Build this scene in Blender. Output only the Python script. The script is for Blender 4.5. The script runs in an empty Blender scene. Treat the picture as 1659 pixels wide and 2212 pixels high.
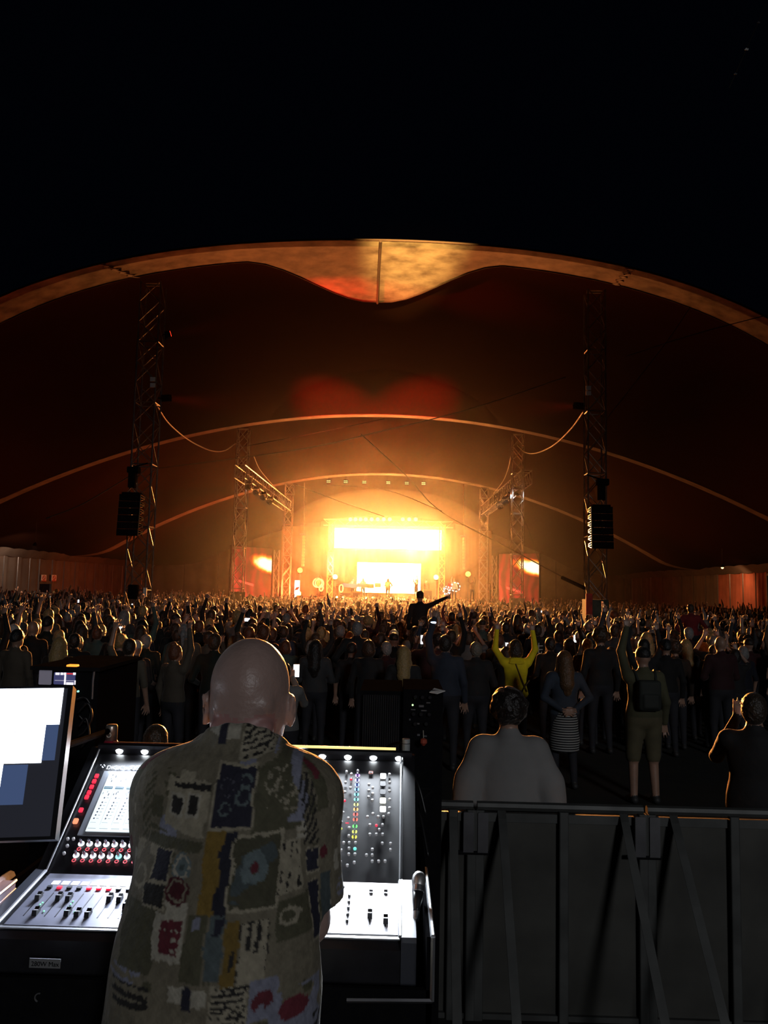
import bpy, math, random
import numpy as np
from mathutils import Vector, Matrix

HAZE = 0.00115
SC = bpy.context.scene
COL = SC.collection
rnd = random.Random(7)

# ------------------------------------------------------------------ camera
F, CX, CY = 1750.0, 829.5, 1106.0            # focal length in pixels of the 1659 x 2212 frame
CAM_H = 2.45
PITCH, ROLL, YAW = math.atan(166 / F), math.radians(1.3), math.atan(30.5 / F)
cf = np.array([-math.sin(YAW) * math.cos(PITCH), math.cos(YAW) * math.cos(PITCH), math.sin(PITCH)])
cr = np.cross(cf, [0, 0, 1.0]); cr /= np.linalg.norm(cr); cu = np.cross(cr, cf)
cr, cu = cr * math.cos(ROLL) + cu * math.sin(ROLL), -cr * math.sin(ROLL) + cu * math.cos(ROLL)
CAM = np.array([0, 0, CAM_H])
cam_data = bpy.data.cameras.new('camera'); cam = bpy.data.objects.new('camera', cam_data); COL.objects.link(cam)
cam.matrix_world = Matrix(((cr[0], cu[0], -cf[0], 0), (cr[1], cu[1], -cf[1], 0), (cr[2], cu[2], -cf[2], CAM_H), (0, 0, 0, 1)))
cam_data.sensor_fit = 'VERTICAL'; cam_data.sensor_height = 24.0; cam_data.lens = F / 2212 * 24.0
cam_data.clip_start = 0.05; cam_data.clip_end = 500
SC.camera = cam

def ray(px, py):
    return cf + cr * (px - CX) / F - cu * (py - CY) / F
def P(px, py, d):
    v = ray(px, py); return CAM + v * (d / v[1])
def proj(p):
    v = np.array(p, float) - CAM; z = v @ cf
    return CX + F * (v @ cr) / z, CY - F * (v @ cu) / z

# ------------------------------------------------------------------ sky, exposure, render quality
w = bpy.data.worlds.new('night_sky'); SC.world = w; w.use_nodes = True
w.node_tree.nodes['Background'].inputs[0].default_value = (0.22, 0.4, 1.0, 1)
w.node_tree.nodes['Background'].inputs[1].default_value = 0.0011
SC.view_settings.view_transform = 'Standard'; SC.view_settings.look = 'None'
SC.view_settings.exposure = 0.0; SC.view_settings.gamma = 1.0; SC.view_settings.use_curve_mapping = False
cy = SC.cycles
cy.adaptive_threshold = 0.04; cy.adaptive_min_samples = 40; cy.max_bounces = 3; cy.diffuse_bounces = 2; cy.glossy_bounces = 2; cy.transmission_bounces = 2
cy.volume_bounces = 0; cy.transparent_max_bounces = 4
cy.caustics_reflective = False; cy.caustics_refractive = False
cy.sample_clamp_indirect = 2.0; cy.use_denoising = True

def lamp(name, kind, loc, energy, color, aim=None, **kw):
    d = bpy.data.lights.new(name, kind); d.energy = energy; d.color = color
    for k, v in kw.items(): setattr(d, k, v)
    o = bpy.data.objects.new(name, d); COL.objects.link(o); o.location = loc
    if aim is not None:
        o.rotation_euler = (Vector(aim) - Vector(loc)).to_track_quat('-Z', 'Y').to_euler()
    return o

# unseen fill lamp added far behind the sound desk: weak light on everyone's backs
lamp('back_fill_light', 'SPOT', (12, -30, 13), 8600, (0.95, 0.96, 1.0), (1.5, 11, 0.8), spot_size=math.radians(34), spot_blend=1.0, shadow_soft_size=2.5)
AX = -1.05                                    # the tent's own axis
# the blinders of the stage: a wide bank of directed light thrown out over the crowd
lamp('blinder_bank', 'AREA', (-0.9, 66.85, 6.6), 700, (1.0, 0.24, 0.05), (-0.9, 30, 11.5), shape='RECTANGLE', size=9.2, size_y=1.6, spread=math.radians(34))
lamp('crowd_blinder', 'AREA', (-0.9, 64.3, 6.5), 4200, (1.0, 0.36, 0.085), (-0.9, 18, 0.8), shape='RECTANGLE', size=8.0, size_y=1.2, spread=math.radians(26))
# unseen lamp added behind the desk to brighten the fabric of the tent mouth
lamp('mouth_fill_light', 'SPOT', (2.2, -3.0, 5.2), 330000, (1.0, 0.55, 0.13), (AX + 1.5, 26.9, 14.62), spot_size=math.radians(8), spot_blend=1.0, shadow_soft_size=0.1)

# ------------------------------------------------------------------ materials
MATS = {}
def nd(nt, t, **kw):
    n = nt.nodes.new(t)
    for k, v in kw.items(): setattr(n, k, v)
    return n
def mat(name, color=(0.5, 0.5, 0.5), rough=0.6, metal=0.0, emit=None, strength=0.0, vary=0.0, scale=8.0, bump=0.0, bump_scale=30.0,
        spec=0.5, source=None, sampled=True, vary_color=None, sheen=0.0):
    """procedural surface; source='object' takes the colour from the object, 'attr' from the colour attribute"""
    if name in MATS: return MATS[name]
    m = bpy.data.materials.new(name); m.use_nodes = True; nt = m.node_tree; b = nt.nodes['Principled BSDF']
    b.inputs['Roughness'].default_value = rough; b.inputs['Metallic'].default_value = metal
    b.inputs['Specular IOR Level'].default_value = spec
    if spec <= 0: b.inputs['IOR'].default_value = 1.0        # dead matt
    if sheen: b.inputs['Sheen Weight'].default_value = sheen; b.inputs['Sheen Roughness'].default_value = 0.35; b.inputs['Sheen Tint'].default_value = (1, 0.95, 0.9, 1)
    out = None
    if source == 'object':
        oi = nd(nt, 'ShaderNodeObjectInfo'); out = oi.outputs['Color']
    elif source == 'attr':
        at = nd(nt, 'ShaderNodeAttribute', attribute_name='col'); out = at.outputs['Color']
    tc = None
    if vary or bump:
        tc = nd(nt, 'ShaderNodeTexCoord')
    if vary:
        n = nd(nt, 'ShaderNodeTexNoise'); n.inputs['Scale'].default_value = scale; n.inputs['Detail'].default_value = 5
        nt.links.new(tc.outputs['Object'], n.inputs['Vector'])
        mx = nd(nt, 'ShaderNodeMix', data_type='RGBA', blend_type='MULTIPLY' if vary_color is None else 'MIX')
        mr = nd(nt, 'ShaderNodeMapRange'); mr.inputs[1].default_value = 0.35; mr.inputs[2].default_value = 0.7
        mr.inputs[3].default_value = 0.0; mr.inputs[4].default_value = vary
        nt.links.new(n.outputs['Fac'], mr.inputs[0]); nt.links.new(mr.outputs[0], mx.inputs['Factor'])
        if out is not None: nt.links.new(out, mx.inputs[6])
        else: mx.inputs[6].default_value = (*color, 1)
        mx.inputs[7].default_value = (*(vary_color or (0.15, 0.15, 0.15)), 1)
        out = mx.outputs[2]
    if out is not None: nt.links.new(out, b.inputs['Base Color'])
    else: b.inputs['Base Color'].default_value = (*color, 1)
    if bump:
        n2 = nd(nt, 'ShaderNodeTexNoise'); n2.inputs['Scale'].default_value = bump_scale; n2.inputs['Detail'].default_value = 3
        bp = nd(nt, 'ShaderNodeBump'); bp.inputs['Strength'].default_value = bump; bp.inputs['Distance'].default_value = 0.02
        nt.links.new(tc.outputs['Object'], n2.inputs['Vector']); nt.links.new(n2.outputs['Fac'], bp.inputs['Height'])
        nt.links.new(bp.outputs[0], b.inputs['Normal'])
    if emit:
        b.inputs['Emission Color'].default_value = (*emit, 1); b.inputs['Emission Strength'].default_value = strength
    if not sampled: m.cycles.emission_sampling = 'NONE'
    MATS[name] = m
    return m
def glow(name, color, strength, sampled=False):
    return mat(name, (0.02, 0.02, 0.02), 0.5, emit=color, strength=strength, sampled=sampled)

mat('black_metal', (0.012, 0.012, 0.013), 0.6, spec=0.0, vary=0.4, scale=20)
mat('black_plastic', (0.008, 0.008, 0.009), 0.8, spec=0.0, vary=0.3, scale=40)
mat('gloss_black', (0.01, 0.01, 0.012), 0.35, spec=0.25)
mat('truss_aluminium', (0.55, 0.54, 0.52), 0.38, 0.85, vary=0.4, scale=6)
mat('dark_aluminium', (0.16, 0.16, 0.17), 0.4, 0.8, vary=0.3, scale=9)
mat('case_aluminium', (0.6, 0.62, 0.65), 0.35, 0.9, vary=0.3, scale=12)
mat('white_plastic', (0.75, 0.75, 0.75), 0.45, vary=0.1, scale=20)
mat('rope_white', (0.8, 0.75, 0.65), 0.8, vary=0.3, scale=30)
mat('wire_dark', (0.03, 0.025, 0.02), 0.6, vary=0.2, scale=10)
mat('wire_pale', (0.6, 0.55, 0.45), 0.5, vary=0.2, scale=10)

# ------------------------------------------------------------------ mesh helpers
class MB:
    def __init__(self): self.v = []; self.f = []; self.m = []
    def add(self, vs, fs, mi=0):
        o = len(self.v); self.v += [tuple(map(float, p)) for p in vs]
        self.f += [tuple(i + o for i in q) for q in fs]; self.m += [mi] * len(fs); return self
    def box(self, lo, hi, mi=0, M=None):
        x0, y0, z0 = lo; x1, y1, z1 = hi
        vs = [(x0, y0, z0), (x1, y0, z0), (x1, y1, z0), (x0, y1, z0), (x0, y0, z1), (x1, y0, z1), (x1, y1, z1), (x0, y1, z1)]
        if M is not None: vs = [M @ Vector(p) for p in vs]
        return self.add(vs, [(0, 3, 2, 1), (4, 5, 6, 7), (0, 1, 5, 4), (1, 2, 6, 5), (2, 3, 7, 6), (3, 0, 4, 7)], mi)
    def rbox(self, lo, hi, r, mi=0, M=None, ax=1):
        """box with its four edges along axis ax rounded"""
        a, b = [i for i in range(3) if i != ax]
        pts = []
        for cxs, cys, a0 in ((hi[a] - r, hi[b] - r, 0), (lo[a] + r, hi[b] - r, 90), (lo[a] + r, lo[b] + r, 180), (hi[a] - r, lo[b] + r, 270)):
            for k in range(4):
                t = math.radians(a0 + 30 * k); pts.append((cxs + r * math.cos(t), cys + r * math.sin(t)))
        n = len(pts); vs = []
        for e in (lo[ax], hi[ax]):
            for p in pts:
                q = [0, 0, 0]; q[ax] = e; q[a] = p[0]; q[b] = p[1]; vs.append(q)
        if M is not None: vs = [M @ Vector(p) for p in vs]
        fs = [tuple(range(n))[::-1], tuple(range(n, 2 * n))] + [(i, (i + 1) % n, n + (i + 1) % n, n + i) for i in range(n)]
        return self.add(vs, fs, mi)
    def prism(self, prof, x0, x1, mi=0, ax=0):
        """profile of (b, c) points extruded along axis ax"""
        n = len(prof); vs = []
        for e in (x0, x1):
            for p in prof:
                q = list(p); q.insert(ax, e); vs.append(q)
        return self.add(vs, [tuple(range(n)), tuple(range(n, 2 * n))[::-1]] + [(i, n + i, n + (i + 1) % n, (i + 1) % n) for i in range(n)], mi)
    def tube(self, pts, r, n=6, mi=0, r2=None, closed=False):
        pts = [Vector(p) for p in pts]; N = len(pts); vs = []; up = None
        for i, p in enumerate(pts):
            if closed: t = pts[(i + 1) % N] - pts[i - 1]
            else: t = pts[min(i + 1, N - 1)] - pts[max(i - 1, 0)]
            t.normalize()
            if up is None:
                up = Vector((0, 0, 1)) if abs(t.z) < 0.9 else Vector((1, 0, 0))
            a = t.cross(up); a.normalize(); b = a.cross(t); up = b
            rr = r if r2 is None else r + (r2 - r) * i / (N - 1)
            for k in range(n):
                th = 2 * math.pi * k / n; vs.append(p + a * (rr * math.cos(th)) + b * (rr * math.sin(th)))
        fs = []
        for i in range(N if closed else N - 1):
            j = (i + 1) % N
            for k in range(n):
                fs.append((i * n + k, i * n + (k + 1) % n, j * n + (k + 1) % n, j * n + k))
        if not closed: fs += [tuple(range(n))[::-1], tuple(range((N - 1) * n, N * n))]
        return self.add(vs, fs, mi)
    def lathe(self, prof, n=16, mi=0, M=None):
        """profile of (radius, height) turned about z"""
        vs = []; fs = []
        for r, z in prof:
            for k in range(n):
                t = 2 * math.pi * k / n; vs.append(Vector((r * math.cos(t), r * math.sin(t), z)))
        if M is not None: vs = [M @ p for p in vs]
        for i in range(len(prof) - 1):
            for k in range(n):
                fs.append((i * n + k, i * n + (k + 1) % n, (i + 1) * n + (k + 1) % n, (i + 1) * n + k))
        fs += [tuple(range(n))[::-1], tuple(range((len(prof) - 1) * n, len(prof) * n))]
        return self.add(vs, fs, mi)
    def ball(self, c, r, n=12, mi=0):
        prof = [(math.sin(math.pi * i / (n // 2)) + 1e-4, -math.cos(math.pi * i / (n // 2))) for i in range(n // 2 + 1)]
        M = Matrix.Translation(c) @ Matrix.Diagonal((*((r,) * 3 if np.isscalar(r) else r), 1))
        return self.lathe(prof, n, mi, M)
    def grid(self, pts, mi=0):
        """2-D list of points"""
        R, Cn = len(pts), len(pts[0])
        return self.add([p for row in pts for p in row],
                        [(i * Cn + j, i * Cn + j + 1, (i + 1) * Cn + j + 1, (i + 1) * Cn + j) for i in range(R - 1) for j in range(Cn - 1)], mi)
    def mesh(self, name, mats, base=(0, 0, 0), smooth=False):
        me = bpy.data.meshes.new(name)
        me.from_pydata([(a - base[0], b - base[1], c - base[2]) for a, b, c in self.v], [], self.f)
        for m in (mats if isinstance(mats, (list, tuple)) else [mats]): me.materials.append(MATS[m] if isinstance(m, str) else m)
        me.polygons.foreach_set('material_index', self.m)
        if smooth: me.polygons.foreach_set('use_smooth', [True] * len(self.f))
        me.update(); return me
    def build(self, name, mats, parent=None, smooth=False):
        """one mesh object; the points are world points, the origin is that of the parent"""
        base = (0, 0, 0)
        o = parent
        while o is not None:
            base = tuple(a + b for a, b in zip(base, o.location)); o = o.parent
        return link(name, self.mesh(name, mats, base, smooth), parent)

def link(name, data, parent=None, loc=(0, 0, 0)):
    o = bpy.data.objects.new(name, data); COL.objects.link(o); o.parent = parent; o.location = loc
    return o
def tag(o, label=None, cat=None, group=None, kind=None):
    if label: o['label'] = label
    if cat: o['category'] = cat
    if group: o['group'] = group
    if kind: o['kind'] = kind
    return o
def thing(name, label, cat, loc=(0, 0, 0), group=None):
    o = link(name, None, None, loc); o.empty_display_size = 0.1
    return tag(o, label, cat, group)
def struct(o): o['kind'] = 'structure'; return o
def bez(pts, n=16):
    """smooth curve through points (Catmull-Rom)"""
    p = [np.array(q, float) for q in pts]; p = [2 * p[0] - p[1]] + p + [2 * p[-1] - p[-2]]; out = []
    for i in range(1, len(p) - 2):
        for k in range(n):
            t = k / n
            out.append(0.5 * (2 * p[i] + (p[i + 1] - p[i - 1]) * t + (2 * p[i - 1] - 5 * p[i] + 4 * p[i + 1] - p[i + 2]) * t * t + (3 * p[i] - p[i - 1] - 3 * p[i + 1] + p[i + 2]) * t ** 3))
    return out + [p[-2]]

# ------------------------------------------------------------------ soft bodies: smooth union of limbs, meshed by surface nets
class Body:
    def __init__(self): self.p = []
    def cone(self, a, b, r1, r2, mi=0, k=0.03, op=0):
        a = np.array(a, float); b = np.array(b, float); r = max(r1, r2)
        self.p.append(('c', (a, b, r1, r2), np.minimum(a, b) - r, np.maximum(a, b) + r, mi, k, op)); return self
    def chain(self, pts, rs, mi=0, k=0.03):
        for i in range(len(pts) - 1): self.cone(pts[i], pts[i + 1], rs[i], rs[i + 1], mi, k)
        return self
    def ell(self, c, r, mi=0, k=0.03, rot=None, op=0):
        c = np.array(c, float); r = np.array(r, float)
        R = np.array(rot) if rot is not None else None; e = r if R is None else np.full(3, r.max())
        self.p.append(('e', (c, r, R), c - e, c + e, mi, k, op)); return self
    def slab(self, c, r, rnd_=0.01, mi=0, k=0.01, rot=None, op=0):
        c = np.array(c, float); r = np.array(r, float); R = np.array(rot) if rot is not None else None
        e = r if R is None else np.full(3, np.linalg.norm(r))
        self.p.append(('b', (c, r, R, rnd_), c - e, c + e, mi, k, op)); return self
    def field(self, h, warp=None):
        add = [q for q in self.p if q[6] == 0]
        lo = np.min([q[2] for q in add], 0) - 5 * h; hi = np.max([q[3] for q in add], 0) + 5 * h
        n = np.ceil((hi - lo) / h).astype(int) + 1
        Fd = np.full(n, 9.0, np.float32); best = np.full(n, 9.0, np.float32); mid = np.zeros(n, np.int16)
        ax = [lo[i] + h * np.arange(n[i]) for i in range(3)]
        for t, a, l, u, mi, k, op in self.p:
            s = tuple(slice(max(0, int((l[i] - lo[i] - k) / h) - 4), min(n[i], int((u[i] - lo[i] + k) / h) + 5)) for i in range(3))
            if any(q.stop <= q.start for q in s): continue
            X, Y, Z = np.meshgrid(ax[0][s[0]], ax[1][s[1]], ax[2][s[2]], indexing='ij')
            if warp is not None: X, Y, Z = warp(X, Y, Z)
            if t == 'c':
                A, B, r1, r2 = a; d = B - A; L = d @ d
                tt = np.clip(((X - A[0]) * d[0] + (Y - A[1]) * d[1] + (Z - A[2]) * d[2]) / max(L, 1e-9), 0, 1)
                D = np.sqrt((X - A[0] - tt * d[0]) ** 2 + (Y - A[1] - tt * d[1]) ** 2 + (Z - A[2] - tt * d[2]) ** 2) - (r1 + (r2 - r1) * tt)
            else:
                c, r, R = a[:3]; q = [X - c[0], Y - c[1], Z - c[2]]
                if R is not None: q = [R[0][i] * q[0] + R[1][i] * q[1] + R[2][i] * q[2] for i in range(3)]
                if t == 'e':
                    k0 = np.sqrt((q[0] / r[0]) ** 2 + (q[1] / r[1]) ** 2 + (q[2] / r[2]) ** 2)
                    k1 = np.sqrt((q[0] / r[0] ** 2) ** 2 + (q[1] / r[1] ** 2) ** 2 + (q[2] / r[2] ** 2) ** 2)
                    D = np.where(k0 < 1e-6, -r.min(), k0 * (k0 - 1) / np.maximum(k1, 1e-6))
                else:
                    g = a[3]; w_ = [np.abs(q[i]) - r[i] + g for i in range(3)]
                    D = np.sqrt(sum(np.maximum(v, 0) ** 2 for v in w_)) + np.minimum(np.maximum(np.maximum(w_[0], w_[1]), w_[2]), 0) - g
            D = D.astype(np.float32); S = Fd[s]
            if op == 0:
                hh = np.clip(0.5 + 0.5 * (S - D) / k, 0, 1); Fd[s] = S + (D - S) * hh - k * hh * (1 - hh)
                bb = best[s]; m_ = D < bb; bb[m_] = D[m_]; mid[s][m_] = mi
            else:
                hh = np.clip(0.5 - 0.5 * (S + D) / k, 0, 1); Fd[s] = S + (-D - S) * hh + k * hh * (1 - hh)
                m_ = (-D) > S - 0.004; mid[s][m_ & (np.abs(D) < 2 * h)] = mi if mi >= 0 else mid[s][m_ & (np.abs(D) < 2 * h)]
        return Fd, mid, lo
    def net(self, h, warp=None):
        Fd, mid, lo = self.field(h, warp)
        ins = Fd < 0; n = Fd.shape
        c = [slice(0, -1), slice(1, None)]
        S = np.zeros(tuple(i - 1 for i in n), np.int8)
        for i in (0, 1):
            for j in (0, 1):
                for k in (0, 1): S += ins[c[i], c[j], c[k]]
        act = (S > 0) & (S < 8); idx = np.argwhere(act)
        vid = np.full(act.shape, -1, np.int32); vid[act] = np.arange(len(idx))
        acc = np.zeros((len(idx), 3)); cnt = np.zeros(len(idx))
        I, J, K = idx.T
        co = [(i, j, k) for i in (0, 1) for j in (0, 1) for k in (0, 1)]
        val = {q: Fd[I + q[0], J + q[1], K + q[2]].astype(float) for q in co}
        for q in co:
            for a in range(3):
                if q[a] == 0:
                    e = list(q); e[a] = 1; e = tuple(e); v0, v1 = val[q], val[e]
                    m_ = (v0 < 0) != (v1 < 0); t = np.where(m_, v0 / np.where(m_, v0 - v1, 1), 0)
                    pt = np.array(q, float)[None, :].repeat(len(idx), 0); pt[:, a] = t
                    acc[m_] += pt[m_]; cnt[m_] += 1
        V = (idx + acc / cnt[:, None]) * h + lo
        faces = []
        for a in range(3):
            b, d = (a + 1) % 3, (a + 2) % 3
            s0 = [slice(None)] * 3; s1 = [slice(None)] * 3; s0[a] = slice(0, -1); s1[a] = slice(1, None)
            A, B = ins[tuple(s0)], ins[tuple(s1)]
            for flag in (True, False):
                e = np.argwhere((A == flag) & (B == (not flag)))
                if not len(e): continue
                ok = (e[:, b] > 0) & (e[:, d] > 0); e = e[ok]
                for_ = []
                for ob, od in ((1, 1), (0, 1), (0, 0), (1, 0)):
                    q = e.copy(); q[:, b] -= ob; q[:, d] -= od
                    q = np.minimum(q, np.array(vid.shape) - 1)
                    for_.append(vid[q[:, 0], q[:, 1], q[:, 2]])
                f_ = np.stack(for_, 1)
                faces.append(f_ if flag else f_[:, ::-1])
        Fc = np.concatenate(faces); Fc = Fc[(Fc >= 0).all(1)]
        vm = mid[I, J, K]
        return V, Fc, vm
    def mesh(self, name, mats, h, warp=None, relax=1):
        V, Fc, vm = self.net(h, warp)
        for _ in range(relax):                       # a light Laplacian pass
            s = V.copy(); c_ = np.ones(len(V))
            for a in range(4):
                b = (a + 1) % 4
                np.add.at(s, Fc[:, a], V[Fc[:, b]]); np.add.at(c_, Fc[:, a], 1)
            V = 0.5 * V + 0.5 * s / c_[:, None]
        return raw_mesh(name, V, Fc, mats, vm[Fc[:, 0]])

def raw_mesh(name, V, Fc, mats, fm=None, smooth=True):
    me = bpy.data.meshes.new(name); nf = len(Fc); k = Fc.shape[1]
    me.vertices.add(len(V)); me.vertices.foreach_set('co', np.ascontiguousarray(V, np.float32).ravel())
    me.loops.add(nf * k); me.loops.foreach_set('vertex_index', np.ascontiguousarray(Fc, np.int32).ravel())
    me.polygons.add(nf); me.polygons.foreach_set('loop_start', np.arange(0, nf * k, k, dtype=np.int32))
    for m in mats: me.materials.append(MATS[m] if isinstance(m, str) else m)
    if fm is not None: me.polygons.foreach_set('material_index', np.ascontiguousarray(fm, np.int32))
    me.polygons.foreach_set('use_smooth', np.full(nf, smooth))
    me.update(calc_edges=True); me.validate(); return me

# ================================================================== the tent and the ground
mat('grass_ground', (0.012, 0.013, 0.008), 0.95, vary=0.7, scale=1.5, bump=0.5, bump_scale=6)
mat('tent_fabric', (0.50, 0.42, 0.33), 0.75, vary=0.9, scale=1.5, bump=0.8, bump_scale=2.2, vary_color=(0.10, 0.08, 0.06))
mat('tent_fabric_shaded', (0.034, 0.013, 0.008), 0.85, spec=0.0, vary=0.15, scale=0.4)  # same tent fabric, its shade put into a near-black reddish colour
mat('wall_canvas', (0.12, 0.10, 0.088), 0.8, vary=0.5, scale=0.8, bump=0.3, bump_scale=2.0)
mat('wall_canvas_lit', (0.42, 0.13, 0.08), 0.8, vary=0.5, scale=0.8, bump=0.3, bump_scale=2.0)  # same canvas with warm lamplight put into its colour
mat('seam_tape', (0.10, 0.06, 0.05), 0.8, vary=0.2, scale=3)
mat('riser_boards', (0.03, 0.028, 0.026), 0.8, vary=0.5, scale=4)

g = MB(); n = 24
g.grid([[(-60 + 120 * i / n, -40 + 140 * j / n, 0.0) for i in range(n + 1)] for j in range(n + 1)])
struct(g.build('floor', 'grass_ground'))

XS = [AX - 26 + 52 * i / 88 for i in range(89)]
XMIN, XMAX = AX - 25.05, AX + 25.05
def sm(t): t = min(1, max(0, t)); return t * t * (3 - 2 * t)
def f1(a): return 0.0085 * a * a + 0.00003 * a ** 4
def floor_z(z): return z if z > 5.2 else 4.4 + 0.8 * math.exp((z - 5.2) / 0.8)
def row(y, z0, fn, wob=0.0):
    out = []
    for x in XS:
        a = x - AX
        out.append((x, y(a) if callable(y) else y, floor_z((z0(a) if callable(z0) else z0) - fn(a)) + wob * math.sin(a * 1.7)))
    return out
deep = lambda a: 29 + 4.1 * sm((4.9 - abs(a)) / 4.6)
f2 = lambda a: 0.0115 * a * a
f3 = lambda a: 0.0138 * a * a
R_lip = row(27.0, 14.46, f1)
R_mid = row(lambda a: (27 + deep(a)) / 2, 14.56, f1)
R_rear = row(deep, lambda a: 14.64 - 0.18 * sm((4.9 - abs(a)) / 4.6), f1)
def rows_between(a, b, m, lift):
    """fabric sagging up between two rows, m steps, lift above the straight line"""
    res = []
    for k in range(m + 1):
        t = k / m
        res.append([tuple(p + (q - p) * t for p, q in zip(u, v))[:2] + (u[2] + (v[2] - u[2]) * t + lift * math.sin(math.pi * t ** 0.75) * min(1, max(0.12, (min(u[2], v[2]) - 4.4) / 5)),) for u, v in zip(a, b)])
    return res
A2a = row(45.2, 12.30, f2); A2b = row(46.1, 12.33, f2)
A3a = row(63.2, 11.52, f3); A3b = row(64.6, 11.54, f3)
R_back = row(86, 10.2, f3)
struct(MB().grid([R_lip, R_mid, R_rear]).build('trim_1', 'tent_fabric', smooth=True))
struct(MB().grid(rows_between(R_rear, A2a, 10, 1.5)).build('ceiling', 'tent_fabric_shaded', smooth=True))
mat('arch_fabric', (0.30, 0.24, 0.19), 0.75, vary=0.5, scale=1.5, bump=0.4, bump_scale=2.0)
struct(MB().grid([A2a, A2b]).build('trim_2', 'arch_fabric', smooth=True))
struct(MB().grid(rows_between(A2b, A3a, 8, 1.3)).build('ceiling', 'tent_fabric_shaded', smooth=True))
struct(MB().grid([A3a, A3b]).build('trim_3', 'arch_fabric', smooth=True))
struct(MB().grid(rows_between(A3b, R_back, 8, 1.5)).build('ceiling', 'tent_fabric_shaded', smooth=True))
# hems: ropes sewn into the edges of the arches
for i, (r_, rr) in enumerate(((R_lip, 0.04), (R_rear, 0.03), (A2a, 0.022), (A3a, 0.022))):
    struct(MB().tube(r_[8:-8], rr, 5).build('trim_%d' % (4 + i), 'seam_tape' if i < 2 else 'arch_fabric', smooth=True))
t1 = bpy.data.objects['trim_1']
# the centre seam tape and the two white rope lacings that cross the lit band of the mouth
c_ = 44
MB().tube([(AX + 0.25, R_lip[c_][1] + 0.02, R_lip[c_][2] - 0.03), (AX + 0.12, R_mid[c_][1], R_mid[c_][2] - 0.03), (AX, R_rear[c_][1], R_rear[c_][2] - 0.05)], 0.055, 5).build('seam', 'seam_tape', t1)
mat('lacing_white', (0.9, 0.87, 0.8), 0.6, vary=0.1)
def lacing(i, j):
    m = MB(); a = Vector(R_lip[i]); b = Vector(R_rear[j]); a.z -= 0.05; b.z -= 0.05
    for k in range(9):
        t0, t1_ = k / 9, (k + 0.8) / 9
        p, q = a.lerp(b, t0), a.lerp(b, t1_); s = 0.09 * (1 if k % 2 else -1)
        c, e = p + Vector((s, 0, 0)), q - Vector((s, 0, 0)); o = Vector((0.085, 0, 0)); t_ = Vector((0, 0, 0.012))
        m.add([c - o, c + o, e + o, e - o, c - o + t_, c + o + t_, e + o + t_, e - o + t_], [(0, 3, 2, 1), (4, 5, 6, 7), (0, 1, 5, 4), (1, 2, 6, 5), (2, 3, 7, 6), (3, 0, 4, 7)])
    tag(m.build('lacing', 'lacing_white', t1), 'white zigzag rope lacing across the fabric band')
def near(rw, x): return min(range(len(rw)), key=lambda i: abs(rw[i][0] - x))
lacing(near(R_lip, -10.5), near(R_rear, -9.9)); lacing(near(R_lip, 7.9), near(R_rear, 7.9))

# side walls of hanging canvas panels
def canvas(x0, y0, x1, y1, z0, z1, folds, amp, name, m_, parent, seed):
    r = random.Random(seed); nu = 22; nv = 5; rows = []
    ph = r.uniform(0, 6); L = math.hypot(x1 - x0, y1 - y0); nx, ny = (y1 - y0) / L, -(x1 - x0) / L
    for j in range(nv + 1):
        v = j / nv; rr = []
        for i in range(nu + 1):
            u = i / nu; d = amp * (1.15 - 0.6 * v) * math.sin(ph + u * folds * 6.283 + 0.5 * math.sin(3 * v + ph)) * math.sin(math.pi * u) ** 0.5
            rr.append((x0 + (x1 - x0) * u + nx * d, y0 + (y1 - y0) * u + ny * d, z0 + (z1 - z0) * v))
        rows.append(rr)
    return MB().grid(rows).build(name, m_, parent, smooth=True)
def side_wall(name, x, ys, door, zt, mats_, fold, seed):
    root = struct(link(name, None, None, (x, ys[0], 0)))
    for i in range(len(ys) - 1):
        y0, y1 = ys[i] + 0.03, ys[i + 1] - 0.03
        mm = mats_(0.5 * (y0 + y1))
        if door and door[0] <= 0.5 * (y0 + y1) <= door[1]:
            if door[2] < zt: canvas(x, y0, x, y1, door[2], zt, 1.5, 0.05, 'canvas_panel', mm, root, seed + i)
        else: canvas(x, y0, x, y1, 0.0, zt, fold, 0.13, 'canvas_panel', mm, root, seed + i)
        MB().tube([(x, ys[i], 0), (x, ys[i], zt)], 0.05, 6).build('wall_pole', 'dark_aluminium', root)
    # valance along the eaves, gathered at each pole
    s = 1 if x < 0 else -1
    for i in range(len(ys) - 1):
        rows = [[(x + s * (0.12 + 0.5 * v), ys[i] + (ys[i + 1] - ys[i]) * u / 8, zt - 0.25 + 0.45 * v + 0.12 * abs(math.sin(math.pi * u / 8)) * (v - 0.5)) for u in range(9)] for v in (0, 0.5, 1)]
        MB().grid(rows).build('valance', 'wall_canvas', root, smooth=True)
    return root
XL, XR = -26.15, 23.95
yl = [43.0, 46, 49, 51.4, 53.6, 55.6, 57.4, 59.0, 61.2, 63.4, 65.6, 67.8, 70, 72.2, 74.4, 77, 80, 83, 86]
side_wall('wall_left', XL, yl, (59.0, 61.2, 2.25), 4.35, lambda y: 'wall_canvas', 1.5, 10)
yr = [44.0, 47, 49.6, 52.9, 54.6, 56.6, 58.8, 61.0, 63.4, 66, 68.6, 71.2, 74, 77, 80, 83, 86]
side_wall('wall_right', XR, yr, (49.6, 52.9, 3.9), 4.35, lambda y: 'wall_canvas_lit' if 53 < y < 60 else 'wall_canvas', 3.2, 60)
bw = struct(link('wall_back', None, None, (0, 86, 0)))
for i in range(14):
    x0 = XL + (XR - XL) * i / 14; x1 = XL + (XR - XL) * (i + 1) / 14
    canvas(x0 + 0.02, 86, x1 - 0.02, 86, 0, 10.5, 2, 0.12, 'canvas_panel', 'wall_canvas', bw, 200 + i)

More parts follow.
